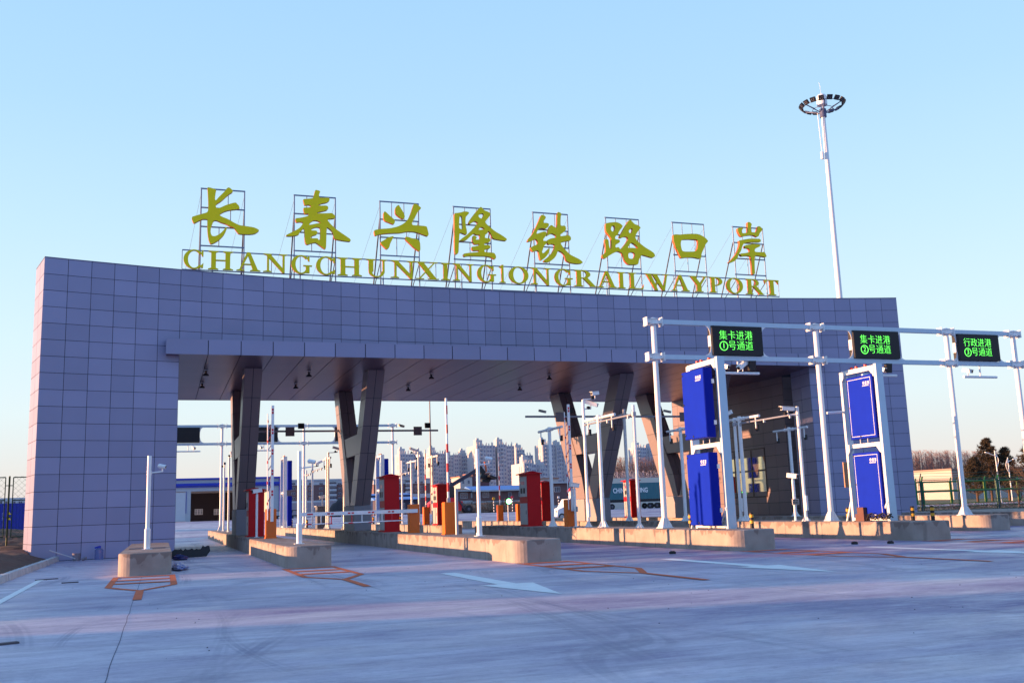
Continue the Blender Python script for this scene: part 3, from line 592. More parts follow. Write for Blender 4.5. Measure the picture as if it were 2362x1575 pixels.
for c, xa, xb in LET:
    yy = 597 + (xa-423)/(1797-423)*(662-597)
    s0 = PX(xa, yy, TS)[0]; s1 = PX(xb, yy, TS)[0]; mb = MB()
    mp = lambda p: (s0 + (s1-s0)*p[0], LZ0 + (LZ1-LZ0)*p[1])
    gl = glyph(c)
    for k, q in enumerate(gl):
        if q == 'ring':
            n = 36; out = [mp((0.5+0.5*math.cos(2*math.pi*i/n), 0.5+0.52*math.sin(2*math.pi*i/n))) for i in range(n)]
            inn = [mp((0.5+0.28*math.cos(2*math.pi*i/n), 0.5+0.46*math.sin(2*math.pi*i/n))) for i in range(n)]
            mb.poly([out, inn], fz, TS-0.03, TS+0.07, 0, 1)
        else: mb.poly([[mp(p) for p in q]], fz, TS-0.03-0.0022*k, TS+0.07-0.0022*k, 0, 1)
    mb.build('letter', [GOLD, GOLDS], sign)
# frames, struts and guys
fr = [(464.6,564.2,434),(678.9,773.3,449),(876.1,964.7,460),(1045.8,1130.2,476.6),(1228.7,1308.4,488),(1396.2,1472.3,501.5),(1550.5,1622.5,513.6),(1689.7,1758.5,524.5)]
TF = TS + 0.22
for xa, xb, yt in fr:
    s0, z1 = PX(xa, yt, TF); s1 = PX(xb, yt+8, TF)[0]; mb = MB(); z1 = 15.0
    zb0 = 12.52
    for s in (s0, s1): mb.tube((s, TF, 10.2), (s, TF, z1), 0.028, n=6)
    for k in range(4):
        z = zb0 + (z1-zb0)*k/3; mb.rbox(((s0+s1)/2, TF+0.03, z), (1, 0, 0), (s1-s0+0.06, 0.05, 0.05))
    for k, q in ((0, .42), (1, .68), (2, .3), (2, .62)):
        s = s0 + (s1-s0)*q; z = zb0 + (z1-zb0)*k/3; mb.tube((s, TF, z), (s, TF, z + (z1-zb0)/3), 0.018, n=6)
    mb.build('character_frame', FRAME, sign)
    mb = MB()
    for s in (s0, s1):
        mb.tube((s, TF+0.05, 14.2), (s, TF+2.3, 10.25), 0.03, n=6)
        mb.tube((s, TF+0.05, 12.2), (s, TF+1.7, 11.2), 0.02, n=6)
    mb.build('back_strut', mat('dark_steel', (0.03, 0.035, 0.08), 0.6), sign)
    mb = MB()
    for s, e in ((s0, -1), (s1, -1)): mb.tube((s, TF, z1-0.2), (s+0.9*e, TF+5.5, 10.3), 0.006, n=5, caps=False)
    mb.build('guy_wire', mat('wire', (0.2, 0.25, 0.35), 0.5), sign)
sa = PX(423, 597, TS)[0] - 0.05; sb_ = PX(1797, 662, TS)[0] + 0.05; mb = MB()
for z in (LZ0-0.03, LZ1+0.01): mb.rbox(((sa+sb_)/2, TS+0.11, z), (1, 0, 0), (sb_-sa, 0.045, 0.045))
mb.rbox(((sa+sb_)/2, TS+0.5, 11.22), (1, 0, 0), (sb_-sa-2, 0.05, 0.05))
n = 24
for k in range(n+1):
    s = sa + (sb_-sa)*k/n; mb.tube((s, TS+0.12, LZ0), (s, TS+0.12, LZ1), 0.016, n=6)
    if k % 3 == 1: mb.tube((s, TS+0.13, 10.3), (s, TS+0.13, LZ0), 0.03, n=6)
mb.build('letter_frame', FRAME, sign)

# ------------------------------------------------------------------ gantries
STL = mat('beam_paint', (0.50, 0.62, 0.72), 0.4, var=0.05, scale=4, dirt=0.04)
def gantry(name, label, posts, t, ztop, r, s_end0, s_end1, zfoot=ZI, rr=0.085):
    root = thing(name, label, 'gantry', (0, 0, 0))
    zu, zl = ztop-0.12, ztop-1.25
    for s in posts:
        mb = MB(); mb.tube((s, t, zfoot), (s, t, ztop), rr*1.05, rr, 18)
        for a in range(4):
            c, sn = math.cos(R(45+90*a)), math.sin(R(45+90*a))
            mb.hexa([(s+c*rr*0.9-sn*0.008, t+sn*rr*0.9+c*0.008, zfoot), (s+c*(rr+0.17)-sn*0.008, t+sn*(rr+0.17)+c*0.008, zfoot), (s+c*(rr+0.17)+sn*0.008, t+sn*(rr+0.17)-c*0.008, zfoot), (s+c*rr*0.9+sn*0.008, t+sn*rr*0.9-c*0.008, zfoot),
                     (s+c*rr*0.9-sn*0.008, t+sn*rr*0.9+c*0.008, zfoot+0.30), (s+c*(rr+0.02)-sn*0.008, t+sn*(rr+0.02)+c*0.008, zfoot+0.30), (s+c*(rr+0.02)+sn*0.008, t+sn*(rr+0.02)-c*0.008, zfoot+0.30), (s+c*rr*0.9+sn*0.008, t+sn*rr*0.9-c*0.008, zfoot+0.30)])
        mb.box(s-0.2, s+0.2, t-0.2, t+0.2, zfoot, zfoot+0.02)
        p = mb.build('post', WHITE, root)
        for z in (zu, zl):
            mb = MB(); mb.tube((s, t, z-0.07), (s, t, z+0.07), rr+0.07, n=18); mb.tube((s, t, z+0.07), (s, t, z+0.09), rr+0.1, n=18); mb.tube((s, t, z-0.09), (s, t, z-0.07), rr+0.1, n=18)
            if z == zu: mb.sphere((s, t, z+0.09), rr+0.02, 14, 6, sc=(1, 1, 0.5))
            for e in (-1, 1):
                mb.box(s+e*0.27-0.012, s+e*0.27+0.012, t-0.13, t+0.13, z-0.14, z+0.14)
                mb.box(min(s+e*0.12, s+e*0.27), max(s+e*0.12, s+e*0.27), t-0.09, t+0.09, z-0.05, z+0.05)
                for a in (-0.1, 0.1):
                    for b in (-0.11, 0.11): mb.tube((s+e*0.25, t+a, z+b), (s+e*0.31, t+a, z+b), 0.014, n=6)
            mb.build('clamp', WHITE, p)
    edges = sorted([s_end0] + list(posts) + [s_end1])
    for a, b in zip(edges, edges[1:]):
        if b-a < 0.6: continue
        for z in (zu, zl):
            mb = MB(); mb.box(a + (0.285 if a in posts else 0), b - (0.285 if b in posts else 0), t-0.07, t+0.07, z-0.075, z+0.075); mb.build('beam', STL, root)
    return root
FP = [14.62, 20.75, 26.3, 29.38]
gf = gantry('lane_gantry', 'white steel gantry in front with two beams carrying three green message signs', FP, 27.6, 7.1, 0, 14.62, 29.38)
bpy.context.view_layer.update()
gr_ = gantry('lane_gantry', 'rear white steel gantry seen through the gate openings at left', [-2.2, 3.5, 8.65, 14.55], 65.5, 7.2, 0, -2.2, 14.55)
LEDG = mat('led_green', (0.02, 0.05, 0.02), 0.5, emit=(0.14, 1.0, 0.10), es=0.75)
SCR = mat('led_screen', (0.006, 0.005, 0.008), 0.6)
def led(s0, s1, t, z0, z1, txt, label, name='message_display', grp='green message displays on the front gantry'):
    c = (s0+s1)/2; r = thing(name, label, 'message display', (c, t, (z0+z1)/2), grp); h = (z1-z0)/2; wdt = (s1-s0)/2
    mb = MB(); mb.box(-wdt, wdt, -0.14, 0.14, -h, h); mb.build('housing', DARK, r)
    mb = MB(); mb.box(-wdt+0.02, wdt-0.02, -0.148, -0.141, -h+0.02, h-0.02); mb.build('screen', SCR, r)
    mb = MB()
    for e in (-1, 1):
        for v in (-1, 1):
            q = [(e*wdt, v*(h+0.02)), (e*(wdt+0.26), v*(h+0.02)), (e*(wdt+0.16), v*(h-0.02)), (e*(wdt+0.08), v*(h-0.09)), (e*(wdt+0.04), v*(h-0.2)), (e*(wdt+0.03), v*(h-0.3)), (e*wdt, v*(h-0.3))]
            if e*v < 0: q = q[::-1]
            mb.poly([q], fz, -0.06, -0.045)
        mb.box(*( (wdt+0.001, wdt+0.012) if e > 0 else (-wdt-0.012, -wdt-0.001)), -0.04, 0.13, -h+0.3, h-0.3)
    mb.build('corner_bracket', WHITE, r)
    if txt:
        l1_, l2_, dg_ = txt
        text_mesh(l1_, 0.335, 'lettering', LEDG, r, (-0.07, -0.153, 0.15), ext=0.002, xs=0.95, off=-0.0055)
        text_mesh(l2_, 0.335, 'lettering', LEDG, r, (0.09, -0.153, -0.185), ext=0.002, xs=0.95, off=-0.0055)
        text_mesh(dg_, 0.25, 'digit', LEDG, r, (-0.545, -0.153, -0.185), ext=0.002, off=-0.002)
        mb = MB(); rg = lambda q: [(-0.545+q*math.cos(2*math.pi*i/28), -0.185+q*math.sin(2*math.pi*i/28)) for i in range(28)]
        mb.poly([rg(0.155), rg(0.132)], fz, -0.155, -0.150); mb.build('digit_ring', LEDG, r)
    return r
led(16.66, 18.54, 27.6, 5.945, 6.90, ('\u96c6\u5361\u8fdb\u6e2f', '\u53f7\u901a\u9053', '1'), 'black message display with two lines of green characters and circled 1')
led(22.18, 24.08, 27.6, 5.945, 6.90, ('\u96c6\u5361\u8fdb\u6e2f', '\u53f7\u901a\u9053', '2'), 'black message display with two lines of green characters and circled 2')
led(26.68, 28.54, 27.6, 5.945, 6.90, ('\u884c\u653f\u8fdb\u6e2f', '\u53f7\u901a\u9053', '3'), 'black message display with two lines of green characters and circled 3')
for a, b, lab in ((0.05, 2.14, 'dark blank display on rear gantry just right of the left wall'), (5.0, 6.96, 'dark blank display on rear gantry behind the leftmost column'), (10.67, 12.7, 'dark blank display on rear gantry behind the second column')):
    led(a, b, 65.5, 6.05, 7.0, None, lab, 'message_display', 'dark displays on the rear gantry')
# ------------------------------------------------------------------ cameras and camera bars
def box_cam(mb_body, mb_dark, c, yaw, tilt=-0.25, L=0.42, k=1.0):
    d = Vector((math.cos(yaw)*math.cos(tilt), math.sin(yaw)*math.cos(tilt), math.sin(tilt)))
    mb_body.rbox(c, d, (L, 0.13*k, 0.12*k)); mb_body.rbox(Vector(c) + Vector((0, 0, 0.072*k)) + d*0.03, d, (L*1.08, 0.16*k, 0.012))
    mb_dark.rbox(Vector(c) + d*(L/2+0.004), d, (0.01, 0.10*k, 0.09*k)); mb_body.tube(Vector(c), Vector(c) - Vector((0, 0, 0.2)), 0.02, n=8)
def hang_bar(name, label, s0, s1, t, z, zt, cams, sdrop, grp='camera bars hung under the gantries'):
    c = sdrop; r = thing(name, label, 'camera bar', (c, t, z), grp)
    mb = MB(); mb.tube((s0-c, 0, 0), (s1-c, 0, 0), 0.045, n=12); mb.tube((0, 0, 0), (0, 0, zt-z), 0.028, n=8); mb.build('bar', WHITE, r)
    for kind, s in cams:
        a = MB(); b = MB()
        if kind == 'cam': box_cam(a, b, (s-c, 0, 0.22), R(-70), -0.3, 0.34)
        if kind == 'bullet': box_cam(a, b, (s-c, 0, 0.27), R(200), -0.5, 0.5)
        if kind in ('cam', 'bullet'): o = a.build('camera', WHITE, r); b.build('lens', BLACK, o)
        else:
            b.rbox((s-c, 0, 0.26), (0, -1, -0.15), (0.12, 0.24, 0.32)); o = b.build('flood_lamp', BLACK, r)
    return r
hang_bar('camera_bar', 'short white bar with two cameras and dark lamp below the circled 1 display', 16.92, 18.4, 27.6, 5.37, 5.85, [('cam', 17.12), ('bullet', 17.8), ('lamp', 18.15)], 17.62)
hang_bar('camera_bar', 'short white bar with camera and dark lamp below the circled 2 display', 22.5, 23.95, 27.6, 5.37, 5.85, [('cam', 23.3), ('lamp', 23.62)], 23.1)
hang_bar('camera_bar', 'white bar with one small camera below the circled 3 display', 26.9, 28.4, 27.6, 5.37, 5.85, [('cam', 27.1)], 27.66)
hang_bar('camera_bar', 'thin bar with small camera below the rear gantry next to the left wall', 0.3, 2.2, 65.5, 5.5, 6.0, [('cam', 1.8)], 1.45)
hang_bar('camera_bar', 'thin bar below the rear gantry behind the leftmost column', 5.2, 6.75, 65.5, 5.5, 6.0, [('cam', 5.9)], 6.1)

def pole_base(mb, r, h=0.22, w_=0.2, x=0, y=0):
    mb.box(x-w_*0.8, x+w_*0.8, y-w_*0.8, y+w_*0.8, 0, 0.015)
    for a in range(4):
        c, sn = math.cos(R(90*a)), math.sin(R(90*a)); e = 0.006
        mb.hexa([(x+c*r*.9-sn*e, y+sn*r*.9+c*e, 0), (x+c*w_-sn*e, y+sn*w_+c*e, 0), (x+c*w_+sn*e, y+sn*w_-c*e, 0), (x+c*r*.9+sn*e, y+sn*r*.9-c*e, 0),
                 (x+c*r*.9-sn*e, y+sn*r*.9+c*e, h), (x+c*(r+.015)-sn*e, y+sn*(r+.015)+c*e, h), (x+c*(r+.015)+sn*e, y+sn*(r+.015)-c*e, h), (x+c*r*.9+sn*e, y+sn*r*.9-c*e, h)])
        mb.tube((x+c*w_*0.6-sn*w_*.6, y+sn*w_*.6+c*w_*.6, 0.0), (x+c*w_*.6-sn*w_*.6, y+sn*w_*.6+c*w_*.6, 0.06), 0.012, n=6)
# white nose poles with a side camera
def nose_pole(label):
    r = thing('camera_pole', label, 'camera pole', (0, 0, 0), 'white camera poles on island noses')
    mb = MB(); mb.tube((0, 0, 0), (0, 0, 0.52), 0.078, n=18); mb.tube((0, 0, 0.52), (0, 0, 0.56), 0.078, 0.055, 18, caps=False); mb.tube((0, 0, 0.54), (0, 0, 2.48), 0.055, n=18)
    mb.box(-0.13, 0.13, -0.13, 0.13, 0, 0.015); mb.box(-0.06, 0.06, 0.02, 0.14, 0.0, 0.1)
    for z in (1.98, 2.06): mb.tube((0, 0, z-0.012), (0, 0, z+0.012), 0.064, n=18)
    mb.build('pole', WHITE, r)
    mb = MB(); mb.tube((0.05, 0, 2.02), (0.34, -0.02, 2.05), 0.018, n=8); mb.tube((0.34, -0.02, 2.05), (0.34, -0.02, 2.14), 0.018, n=8); mb.build('arm', WHITE, r)
    mb = MB(); mb.tube((0.28, -0.02, 2.20), (0.42, -0.06, 2.17), 0.055, n=12); mb.sphere((0.27, -0.02, 2.20), 0.062, 12, 8); o = mb.build('camera', WHITE, r)
    mb = MB(); mb.tube((0.418, -0.06, 2.17), (0.424, -0.0615, 2.169), 0.042, n=12); mb.build('lens', BLACK, o)
    return r
np0 = nose_pole('white pole with side camera on the short island by the left wall'); np0.location = (-0.35, 28.6, ZI)
dup(np0, (3.5, 27.4, ZI), 'white pole with side camera on the nose of the second island from left', 'white camera poles on island noses')
dup(np0, (8.58, 27.4, ZI), 'white pole with side camera on the island with the lowered barrier', 'white camera poles on island noses')
# sensor t-poles: arm along the lane with hanging sensors
def t_pole(top=3.92, arm=(-1.35, 1.2), hangs=((-1.1, 0.42), (0.95, 0.42)), tall=False):
    r = thing('sensor_pole', '', 'sensor pole', (0, 0, 0))
    mb = MB(); mb.tube((0, 0, 0), (0, 0, top), 0.072, 0.068, 16); pole_base(mb, 0.07); mb.tube((0, 0, top-0.16), (0, 0, top-0.04), 0.10, n=16)
    mb.build('pole', WHITE, r)
    mb = MB(); mb.tube((0.0, arm[0], top-0.10), (0.0, -0.1, top-0.10), 0.05, n=12); mb.tube((0.0, 0.1, top-0.10), (0.0, arm[1], top-0.10), 0.05, n=12)
    for y in (-0.12, 0.12, -0.3, 0.3): mb.tube((0, y-0.01, top-0.10), (0, y+0.01, top-0.10), 0.075, n=12)
    mb.build('arm', WHITE, r)
    for y, dr in hangs:
        mb = MB(); mb.tube((0, y, top-0.12), (0, y, top-0.12-dr), 0.026, n=8); o = mb.build('hanger', WHITE, r)
        mb = MB(); mb.box(0.02, 0.10, y-0.06, y+0.06, top-0.12-dr-0.1, top-0.12-dr+0.12); mb.build('sensor', BLACK, o)
    return r
TG = 'white sensor poles with hanging sensors on the islands'
tp0 = t_pole(); tp0.location = (14.6, 32.1, ZI); tp0['label'] = 'white sensor pole between two taller poles left of the leftmost gantry post'; tp0['group'] = TG
for s, t, lab in ((14.6, 36.9, 'white sensor pole right of the tall red kiosk in the centre'), (20.7, 37.2, 'white sensor pole left of the first blue cabinet tower'),
                  (20.7, 32.6, 'white sensor pole right of the first blue cabinet tower'), (26.4, 37.6, 'white sensor pole standing before the dark service room wall'),
                  (8.6, 55.6, 'far sensor pole with two hanging lamps left of the second column'), (14.55, 55.2, 'far sensor pole left of the striped vertical barrier arm'),
                  (14.55, 60.3, 'far sensor pole right behind the orange box with the lowered arm')):
    dup(tp0, (s, t, ZI), lab, TG)
# plain camera poles; two of each are joined by a long bar
def cam_pole(h, cams=(), bar=None, slim=0.055, base=True, conduit=False):
    r = thing('camera_pole', '', 'camera pole', (0, 0, 0))
    mb = MB(); mb.tube((0, 0, 0), (0, 0, h), slim*1.05, slim, 14)
    if base: pole_base(mb, slim, 0.14, 0.14)
    if conduit: mb.box(-0.03, 0.05, -slim-0.06, -slim+0.01, 0.35, 0.85)
    mb.build('pole', WHITE, r)
    if bar:
        mb = MB(); mb.tube((0, 0, bar[1]), (0, bar[0], bar[1]), 0.032, n=10); mb.tube((0, 0, bar[1]-0.07), (0, 0, bar[1]+0.07), slim+0.03, n=14)
        for q in (0.1, 0.5, 0.9): mb.tube((0, bar[0]*q, bar[1]-0.11), (0, bar[0]*q, bar[1]), 0.045, n=10)
        mb.build('bar', GALV, r)
    for x, y, z, yaw, tl, L in cams:
        a = MB(); b = MB(); a.tube((0, 0, z-0.22), (x, y, z-0.2), 0.022, n=8); box_cam(a, b, (x, y, z), yaw, tl, L); o = a.build('camera', WHITE, r); b.build('lens', BLACK, o)
        m2 = MB(); m2.tube((x-0.12, y, z-0.16), (x-0.12, y-0.09, z-0.17), 0.06, n=12); m2.build('lamp', BLACK, o)
    return r
def put(o, s, t, lab, grp=None, z=ZI):
    o.location = (s, t, z); o['label'] = lab
    if grp: o['group'] = grp
    return o
put(cam_pole(4.62, [(0.35, 0.1, 4.5, R(-30), -0.35, 0.55), (0.45, -0.1, 4.85, R(190), -0.1, 0.3)], conduit=True), 14.6, 33.4, 'tall white pole topped with a big camera left of the third column')
put(cam_pole(3.98, [], (4.1, 3.68)), 14.6, 29.3, 'plain white pole with long horizontal bar just left of the leftmost gantry post')
put(cam_pole(3.9, [(-0.15, 0.3, 4.05, R(130), -0.4, 0.5)], (-4.0, 3.65), conduit=True), 20.7, 32.95, 'thin white pole with long bar and slanted camera beside the first blue cabinets')
put(cam_pole(3.9, [(-0.4, 0, 3.82, R(180), 0.05, 0.5)], conduit=True), 20.7, 28.9, 'white pole topped with a big camera left of the second gantry post')
put(cam_pole(4.55, [(-0.3, 0, 4.45, R(200), 0.3, 0.5), (0.1, 0.3, 4.1, R(120), 0, 0.3)]), 14.55, 58.45, 'far tall pole topped with a camera in front of apartment towers')
put(cam_pole(4.05, [(0.3, 0, 3.3, R(20), -0.1, 0.3)], (-2.2, 3.2)), 14.55, 62.9, 'far thin pole with small sensors left of the far tall camera pole')
put(cam_pole(4.1, [(0.35, -0.1, 3.9, R(30), 0.4, 0.55)], (-4.0, 3.4)), 8.6, 61.2, 'far pole with upturned camera right of the rear gantry post')
put(cam_pole(4.15, [(0.5, 0, 4.35, R(-10), -0.3, 0.55)]), 8.6, 55.0, 'far pole carrying a long dark camera beside the second column')
put(cam_pole(4.05, [(0, -0.2, 4.0, R(-90), 0, 0.3)]), 3.5, 62.4, 'thin pole with small ring shaped top left of the leftmost column')
put(cam_pole(4.2, [(0.1, -0.2, 4.35, R(90), 0, 0.4)]), 3.5, 57.8, 'thin sunlit pole touching the edge of the leftmost column')
put(cam_pole(3.6, [], (-2.0, 3.3)), 8.6, 64.0, 'far sunlit pole beside the rear gantry post with sensor arm')
# low camera posts
def low_post(h=1.5, panel=False, yaw=-60):
    r = thing('camera_post', '', 'camera post', (0, 0, 0)); mb = MB(); mb.tube((0, 0, 0), (0, 0, h), 0.045, n=14); mb.box(-0.09, 0.09, -0.09, 0.09, 0, 0.012); mb.build('post', WHITE, r)
    a = MB(); b = MB(); box_cam(a, b, (0, 0, h+0.12), R(yaw), -0.15, 0.36, 1.15); o = a.build('camera', WHITE, r); b.build('lens', BLACK, o)
    if panel:
        mb = MB(); mb.box(-0.13, 0.13, -0.09, -0.05, 0.55, 0.75); o = mb.build('keypad', GREYP, r)
        mb = MB()
        for i in range(4):
            for j in range(3): mb.box(-0.11+i*0.057, -0.065+i*0.057, -0.094, -0.0905, 0.57+j*0.057, 0.61+j*0.057)
        mb.build('keys', BLACK, o)
    return r
LG = 'low posts with a white box camera'
lp1 = put(low_post(1.42, True), 20.7, 29.5, 'low white camera post with dark keypad near the second gantry post', LG)
lp2 = put(low_post(1.62, False, 195), 3.42, 39.3, 'low pale camera post in front of the red kiosk at left', LG)
dup(lp2, (8.5, 56.6, ZI), 'low camera post in front of the grey booth behind the lowered barrier', LG)
dup(lp2, (14.5, 54.6, ZI), 'low camera post between the far orange box and striped arm', LG)
dup(lp1, (14.78, 35.0, ZI), 'low camera post right behind the raised lattice barrier arm', LG, rz=R(70))
dup(lp2, (26.3, 49.2, ZI), 'low camera post beside the far kiosk seen under the third column', LG)
mb = MB(); mb.tube((0, 0, 0), (0, 0, 1.42), 0.055, n=14); o = mb.build('steel_post', GALV); o.location = (8.75, 30.3, ZI); tag(o, 'bare grey steel post in front of the orange box with striped arm', 'post')
# gate-wide camera bars on two masts
def mast_bar(t, c, s0, s1, label):
    r = thing('camera_gantry', label, 'camera gantry', (c, t, ZI), 'camera gantries under the canopy')
    mb = MB(); mb.tube((0, 0, 0), (0, 0, 5.25), 0.075, n=16); pole_base(mb, 0.075); mb.build('mast', WHITE, r)
    mb = MB(); mb.tube((s0-c, 0, 4.9), (s1-c, 0, 4.9), 0.05, n=12); mb.tube((0, 0, 4.8), (0, 0, 5.0), 0.13, n=16)
    for e in (-1, 1): mb.hexa([(e*0.1, -0.01, 4.82), (e*0.35, -0.01, 4.88), (e*0.35, 0.01, 4.88), (e*0.1, 0.01, 4.82), (e*0.1, -0.01, 5.05), (e*0.35, -0.01, 4.95), (e*0.35, 0.01, 4.95), (e*0.1, 0.01, 5.05)])
    mb.build('cross_bar', GALV, r)
    for s in (s0+1.7, s1-1.1):
        mb = MB(); mb.box(s-c-0.22, s-c+0.22, -0.07, -0.055, 4.65, 5.1); mb.build('sign_plate', mat('brown_plate', (0.20, 0.15, 0.16), 0.6), r)
        mb = MB(); mb.rbox((s-c-0.85, 0, 5.15), (0.5, -1, -0.3), (0.4, 0.11, 0.11)); mb.build('camera', GREYP, r)
        mb = MB(); mb.rbox((s-c+0.55, 0, 5.16), (0, -1, 0.2), (0.1, 0.3, 0.26)); mb.build('flood_lamp', BLACK, r)
    return r
mast_bar(42.6, 20.72, 15.7, 25.0, 'grey camera gantry whose bar crosses the two right columns')
mast_bar(49.9, 8.6, 4.2, 13.5, 'dark camera gantry whose bar passes behind the second column')
# ------------------------------------------------------------------ barriers
def barrier_box(col=ORANGE, w_=0.36, d_=0.34, h=1.02):
    mb = MB(); x, y = w_/2, d_/2; ch = 0.02
    mb.box(-x, x, -y, y, 0.03, h-ch); mb.hexa([(-x, -y, h-ch), (x, -y, h-ch), (x, y, h-ch), (-x, y, h-ch), (-x+ch, -y+ch, h), (x-ch, -y+ch, h), (x-ch, y-ch, h), (-x+ch, y-ch, h)])
    mb.box(-x-0.02, x+0.02, -y-0.02, y+0.02, 0, 0.03)
    return mb
def stripes(p0, p1, sz, n, first=0):
    "alternating arm pieces, returned as white mesh and red mesh"
    a = MB(); b = MB(); p0 = Vector(p0); p1 = Vector(p1); d = p1-p0
    a.rbox((p0+p1)/2, d, (d.length, sz[0], sz[1]))
    return a, b
def lattice_barrier(raised, label, L=4.1, zar=0.78):
    r = thing('barrier_gate', label, 'barrier gate', (0, 0, 0), 'orange barrier gates')
    barrier_box().build('cabinet', ORANGE, r)
    mb = MB(); mb.box(-0.165, 0.165, -0.178, -0.171, 0.06, 0.98); mb.build('door_panel', mat('orange_door', (0.70, 0.13, 0.008), 0.4, var=0.05), r)
    if raised:
        m1 = MB(); m1.box(-0.03, 0.07, -0.25, -0.20, zar-0.2, L+0.55); arm = m1.build('arm', WHITE, r)
        m2 = MB()
        for k in range(1, 6):
            z = 0.75 + k*0.72; m2.box(-0.012, 0.052, -0.256, -0.251, z, z+0.08); m2.box(-0.012, 0.052, -0.256, -0.251, z+0.11, z+0.19)
        m2.build('red_stripe', REDB, arm)
        m3 = MB(); m3.tube((-0.13, -0.22, zar-0.15), (-0.15, -0.22, L+0.25), 0.020, n=8); m3.build('hanging_rail', WHITE, arm)
        for k in range(9):
            z = 0.95 + k*0.36; m4 = MB(); m4.rbox((-0.06, -0.235, z+0.07), (0.12, 0, 0.2), (0.22, 0.012, 0.03)); m4.build('link', REDB if k % 2 else mat('red_white', (0.6, 0.2, 0.25), 0.5), arm)
        m5 = MB()
        for k in range(5): z = 1.15 + k*0.72; m5.tube((-0.14, -0.22, z), (-0.143, -0.22, z+0.1), 0.024, n=8)
        m5.build('rail_stripe', REDB, arm)
    else:
        m1 = MB(); m1.box(-L, 0.1, -0.25, -0.20, zar-0.06, zar+0.07); arm = m1.build('arm', WHITE, r)
        m2 = MB()
        m2.box(-L+0.25, -L+0.45, -0.256, -0.251, zar-0.02, zar+0.03)
        for k in range(4):
            x = -L+0.95+k*0.72; m2.box(x, x+0.09, -0.256, -0.251, zar-0.02, zar+0.03); m2.box(x+0.13, x+0.22, -0.256, -0.251, zar-0.02, zar+0.03)
        m2.build('red_stripe', REDB, arm)
        m3 = MB(); m3.tube((-L+0.05, -0.22, zar-0.34), (-0.45, -0.22, zar-0.32), 0.020, n=8); m3.build('hanging_rail', WHITE, arm)
        for k in range(8):
            x = -L+0.72+k*0.36; m4 = MB(); m4.box(x, x+0.03, -0.235, -0.22, zar-0.34, zar-0.06); m4.build('link', WHITE if k % 2 == 0 else REDB, arm)
        m5 = MB()
        for k in range(4): x = -L+0.25+k*0.72; m5.tube((x, -0.22, zar-0.34), (x+0.16, -0.22, zar-0.339), 0.024, n=8)
        m5.build('rail_stripe', REDB, arm)
    return r
b1 = lattice_barrier(True, 'orange barrier gate with raised lattice arm beside the leftmost column'); b1.location = (3.62, 36.1, ZI)
dup(b1, (14.72, 35.4, ZI), 'orange barrier gate with raised lattice arm in front of the third column', 'orange barrier gates')
b2 = lattice_barrier(False, 'orange barrier gate with its white lattice arm lowered across the lane'); b2.location = (8.62, 35.5, ZI)
def pole_barrier(label, L=4.1, w_=0.34, arm=True):
    r = thing('barrier_gate', label, 'barrier gate', (0, 0, 0), 'orange barrier gates')
    barrier_box(w_=w_).build('cabinet', ORANGE, r)
    if arm:
        m = MB(); m.tube((-0.02, -0.1, 0.98), (-0.03, -0.1, L), 0.036, n=12); a = m.build('arm', WHITE, r)
        m = MB(); z = 1.35
        while z < L-0.15: m.tube((-0.022, -0.1, z), (-0.024, -0.1, z+0.28), 0.0385, n=12); z += 0.62
        m.build('red_stripe', REDB, a)
        m = MB(); m.box(-0.07, 0.03, -0.16, -0.06, 0.9, 1.15); m.build('arm_clamp', GALV, r)
    return r
b3 = pole_barrier('orange barrier gate with vertical red and white striped arm near the centre', 4.35); b3.location = (8.65, 30.9, ZI)
dup(b3, (14.55, 56.8, ZI), 'far orange barrier gate with thin striped arm left of centre', 'orange barrier gates')
dup(b3, (20.65, 61.4, ZI), 'far orange barrier gate with striped arm beside the green light', 'orange barrier gates')
b4 = pole_barrier('far orange barrier gate without visible arm left of the tall red kiosk', 3, arm=False); b4.location = (20.65, 57.7, ZI)
# ------------------------------------------------------------------ kiosks
def kiosk(label):
    r = thing('ticket_kiosk', label, 'ticket kiosk', (0, 0, 0), 'red ticket kiosks'); w_, d, h = 0.31, 0.48, 2.2
    mb = MB(); mb.box(-w_+0.02, w_, -d, d, 0.05, h-0.06); mb.build('cabinet', REDP, r)
    mb = MB(); mb.box(-w_-0.03, w_+0.04, -d-0.04, d+0.04, 0, 0.05); mb.build('plinth', REDP, r)
    mb = MB(); a, b = w_+0.10, d+0.08
    mb.hexa([(-a, -b, h-0.06), (a-0.04, -b, h-0.06), (a-0.04, b, h-0.06), (-a, b, h-0.06), (-a, -b, h-0.02), (a-0.04, -b, h-0.02), (a-0.04, b, h-0.02), (-a, b, h-0.02)])
    mb.hexa([(-a+.03, -b+.03, h-0.02), (a-.07, -b+.03, h-0.02), (a-.07, b-.03, h-0.02), (-a+.03, b-.03, h-0.02), (-0.05, -b+.2, h+0.07), (0.05, -b+.2, h+0.07), (0.05, b-.2, h+0.07), (-0.05, b-.2, h+0.07)])
    mb.build('roof', REDP, r)
    mb = MB(); mb.box(-w_, -w_+0.019, -d+0.05, d-0.05, 1.22, 2.05); o = mb.build('front_panel', GREYP, r)
    mb = MB(); mb.box(-w_-0.006, -w_-0.0005, -0.2, 0.24, 1.72, 1.86); mb.build('screen', mat('pink_screen', (0.4, 0.05, 0.12), 0.3), o)
    mb = MB(); mb.box(-w_-0.006, -w_-0.0005, -0.25, -0.05, 1.36, 1.58); mb.box(-w_-0.006, -w_-0.0005, 0.06, 0.28, 1.36, 1.58); mb.build('ticket_slot', BLACK, o)
    mb = MB(); mb.box(-w_, -w_+0.019, -d+0.05, d-0.05, 0.08, 0.95); o = mb.build('door', GREYP, r)
    mb = MB(); mb.box(-w_-0.012, -w_-0.0005, -0.34, -0.31, 0.5, 0.66); mb.build('handle', DARK, o)
    return r
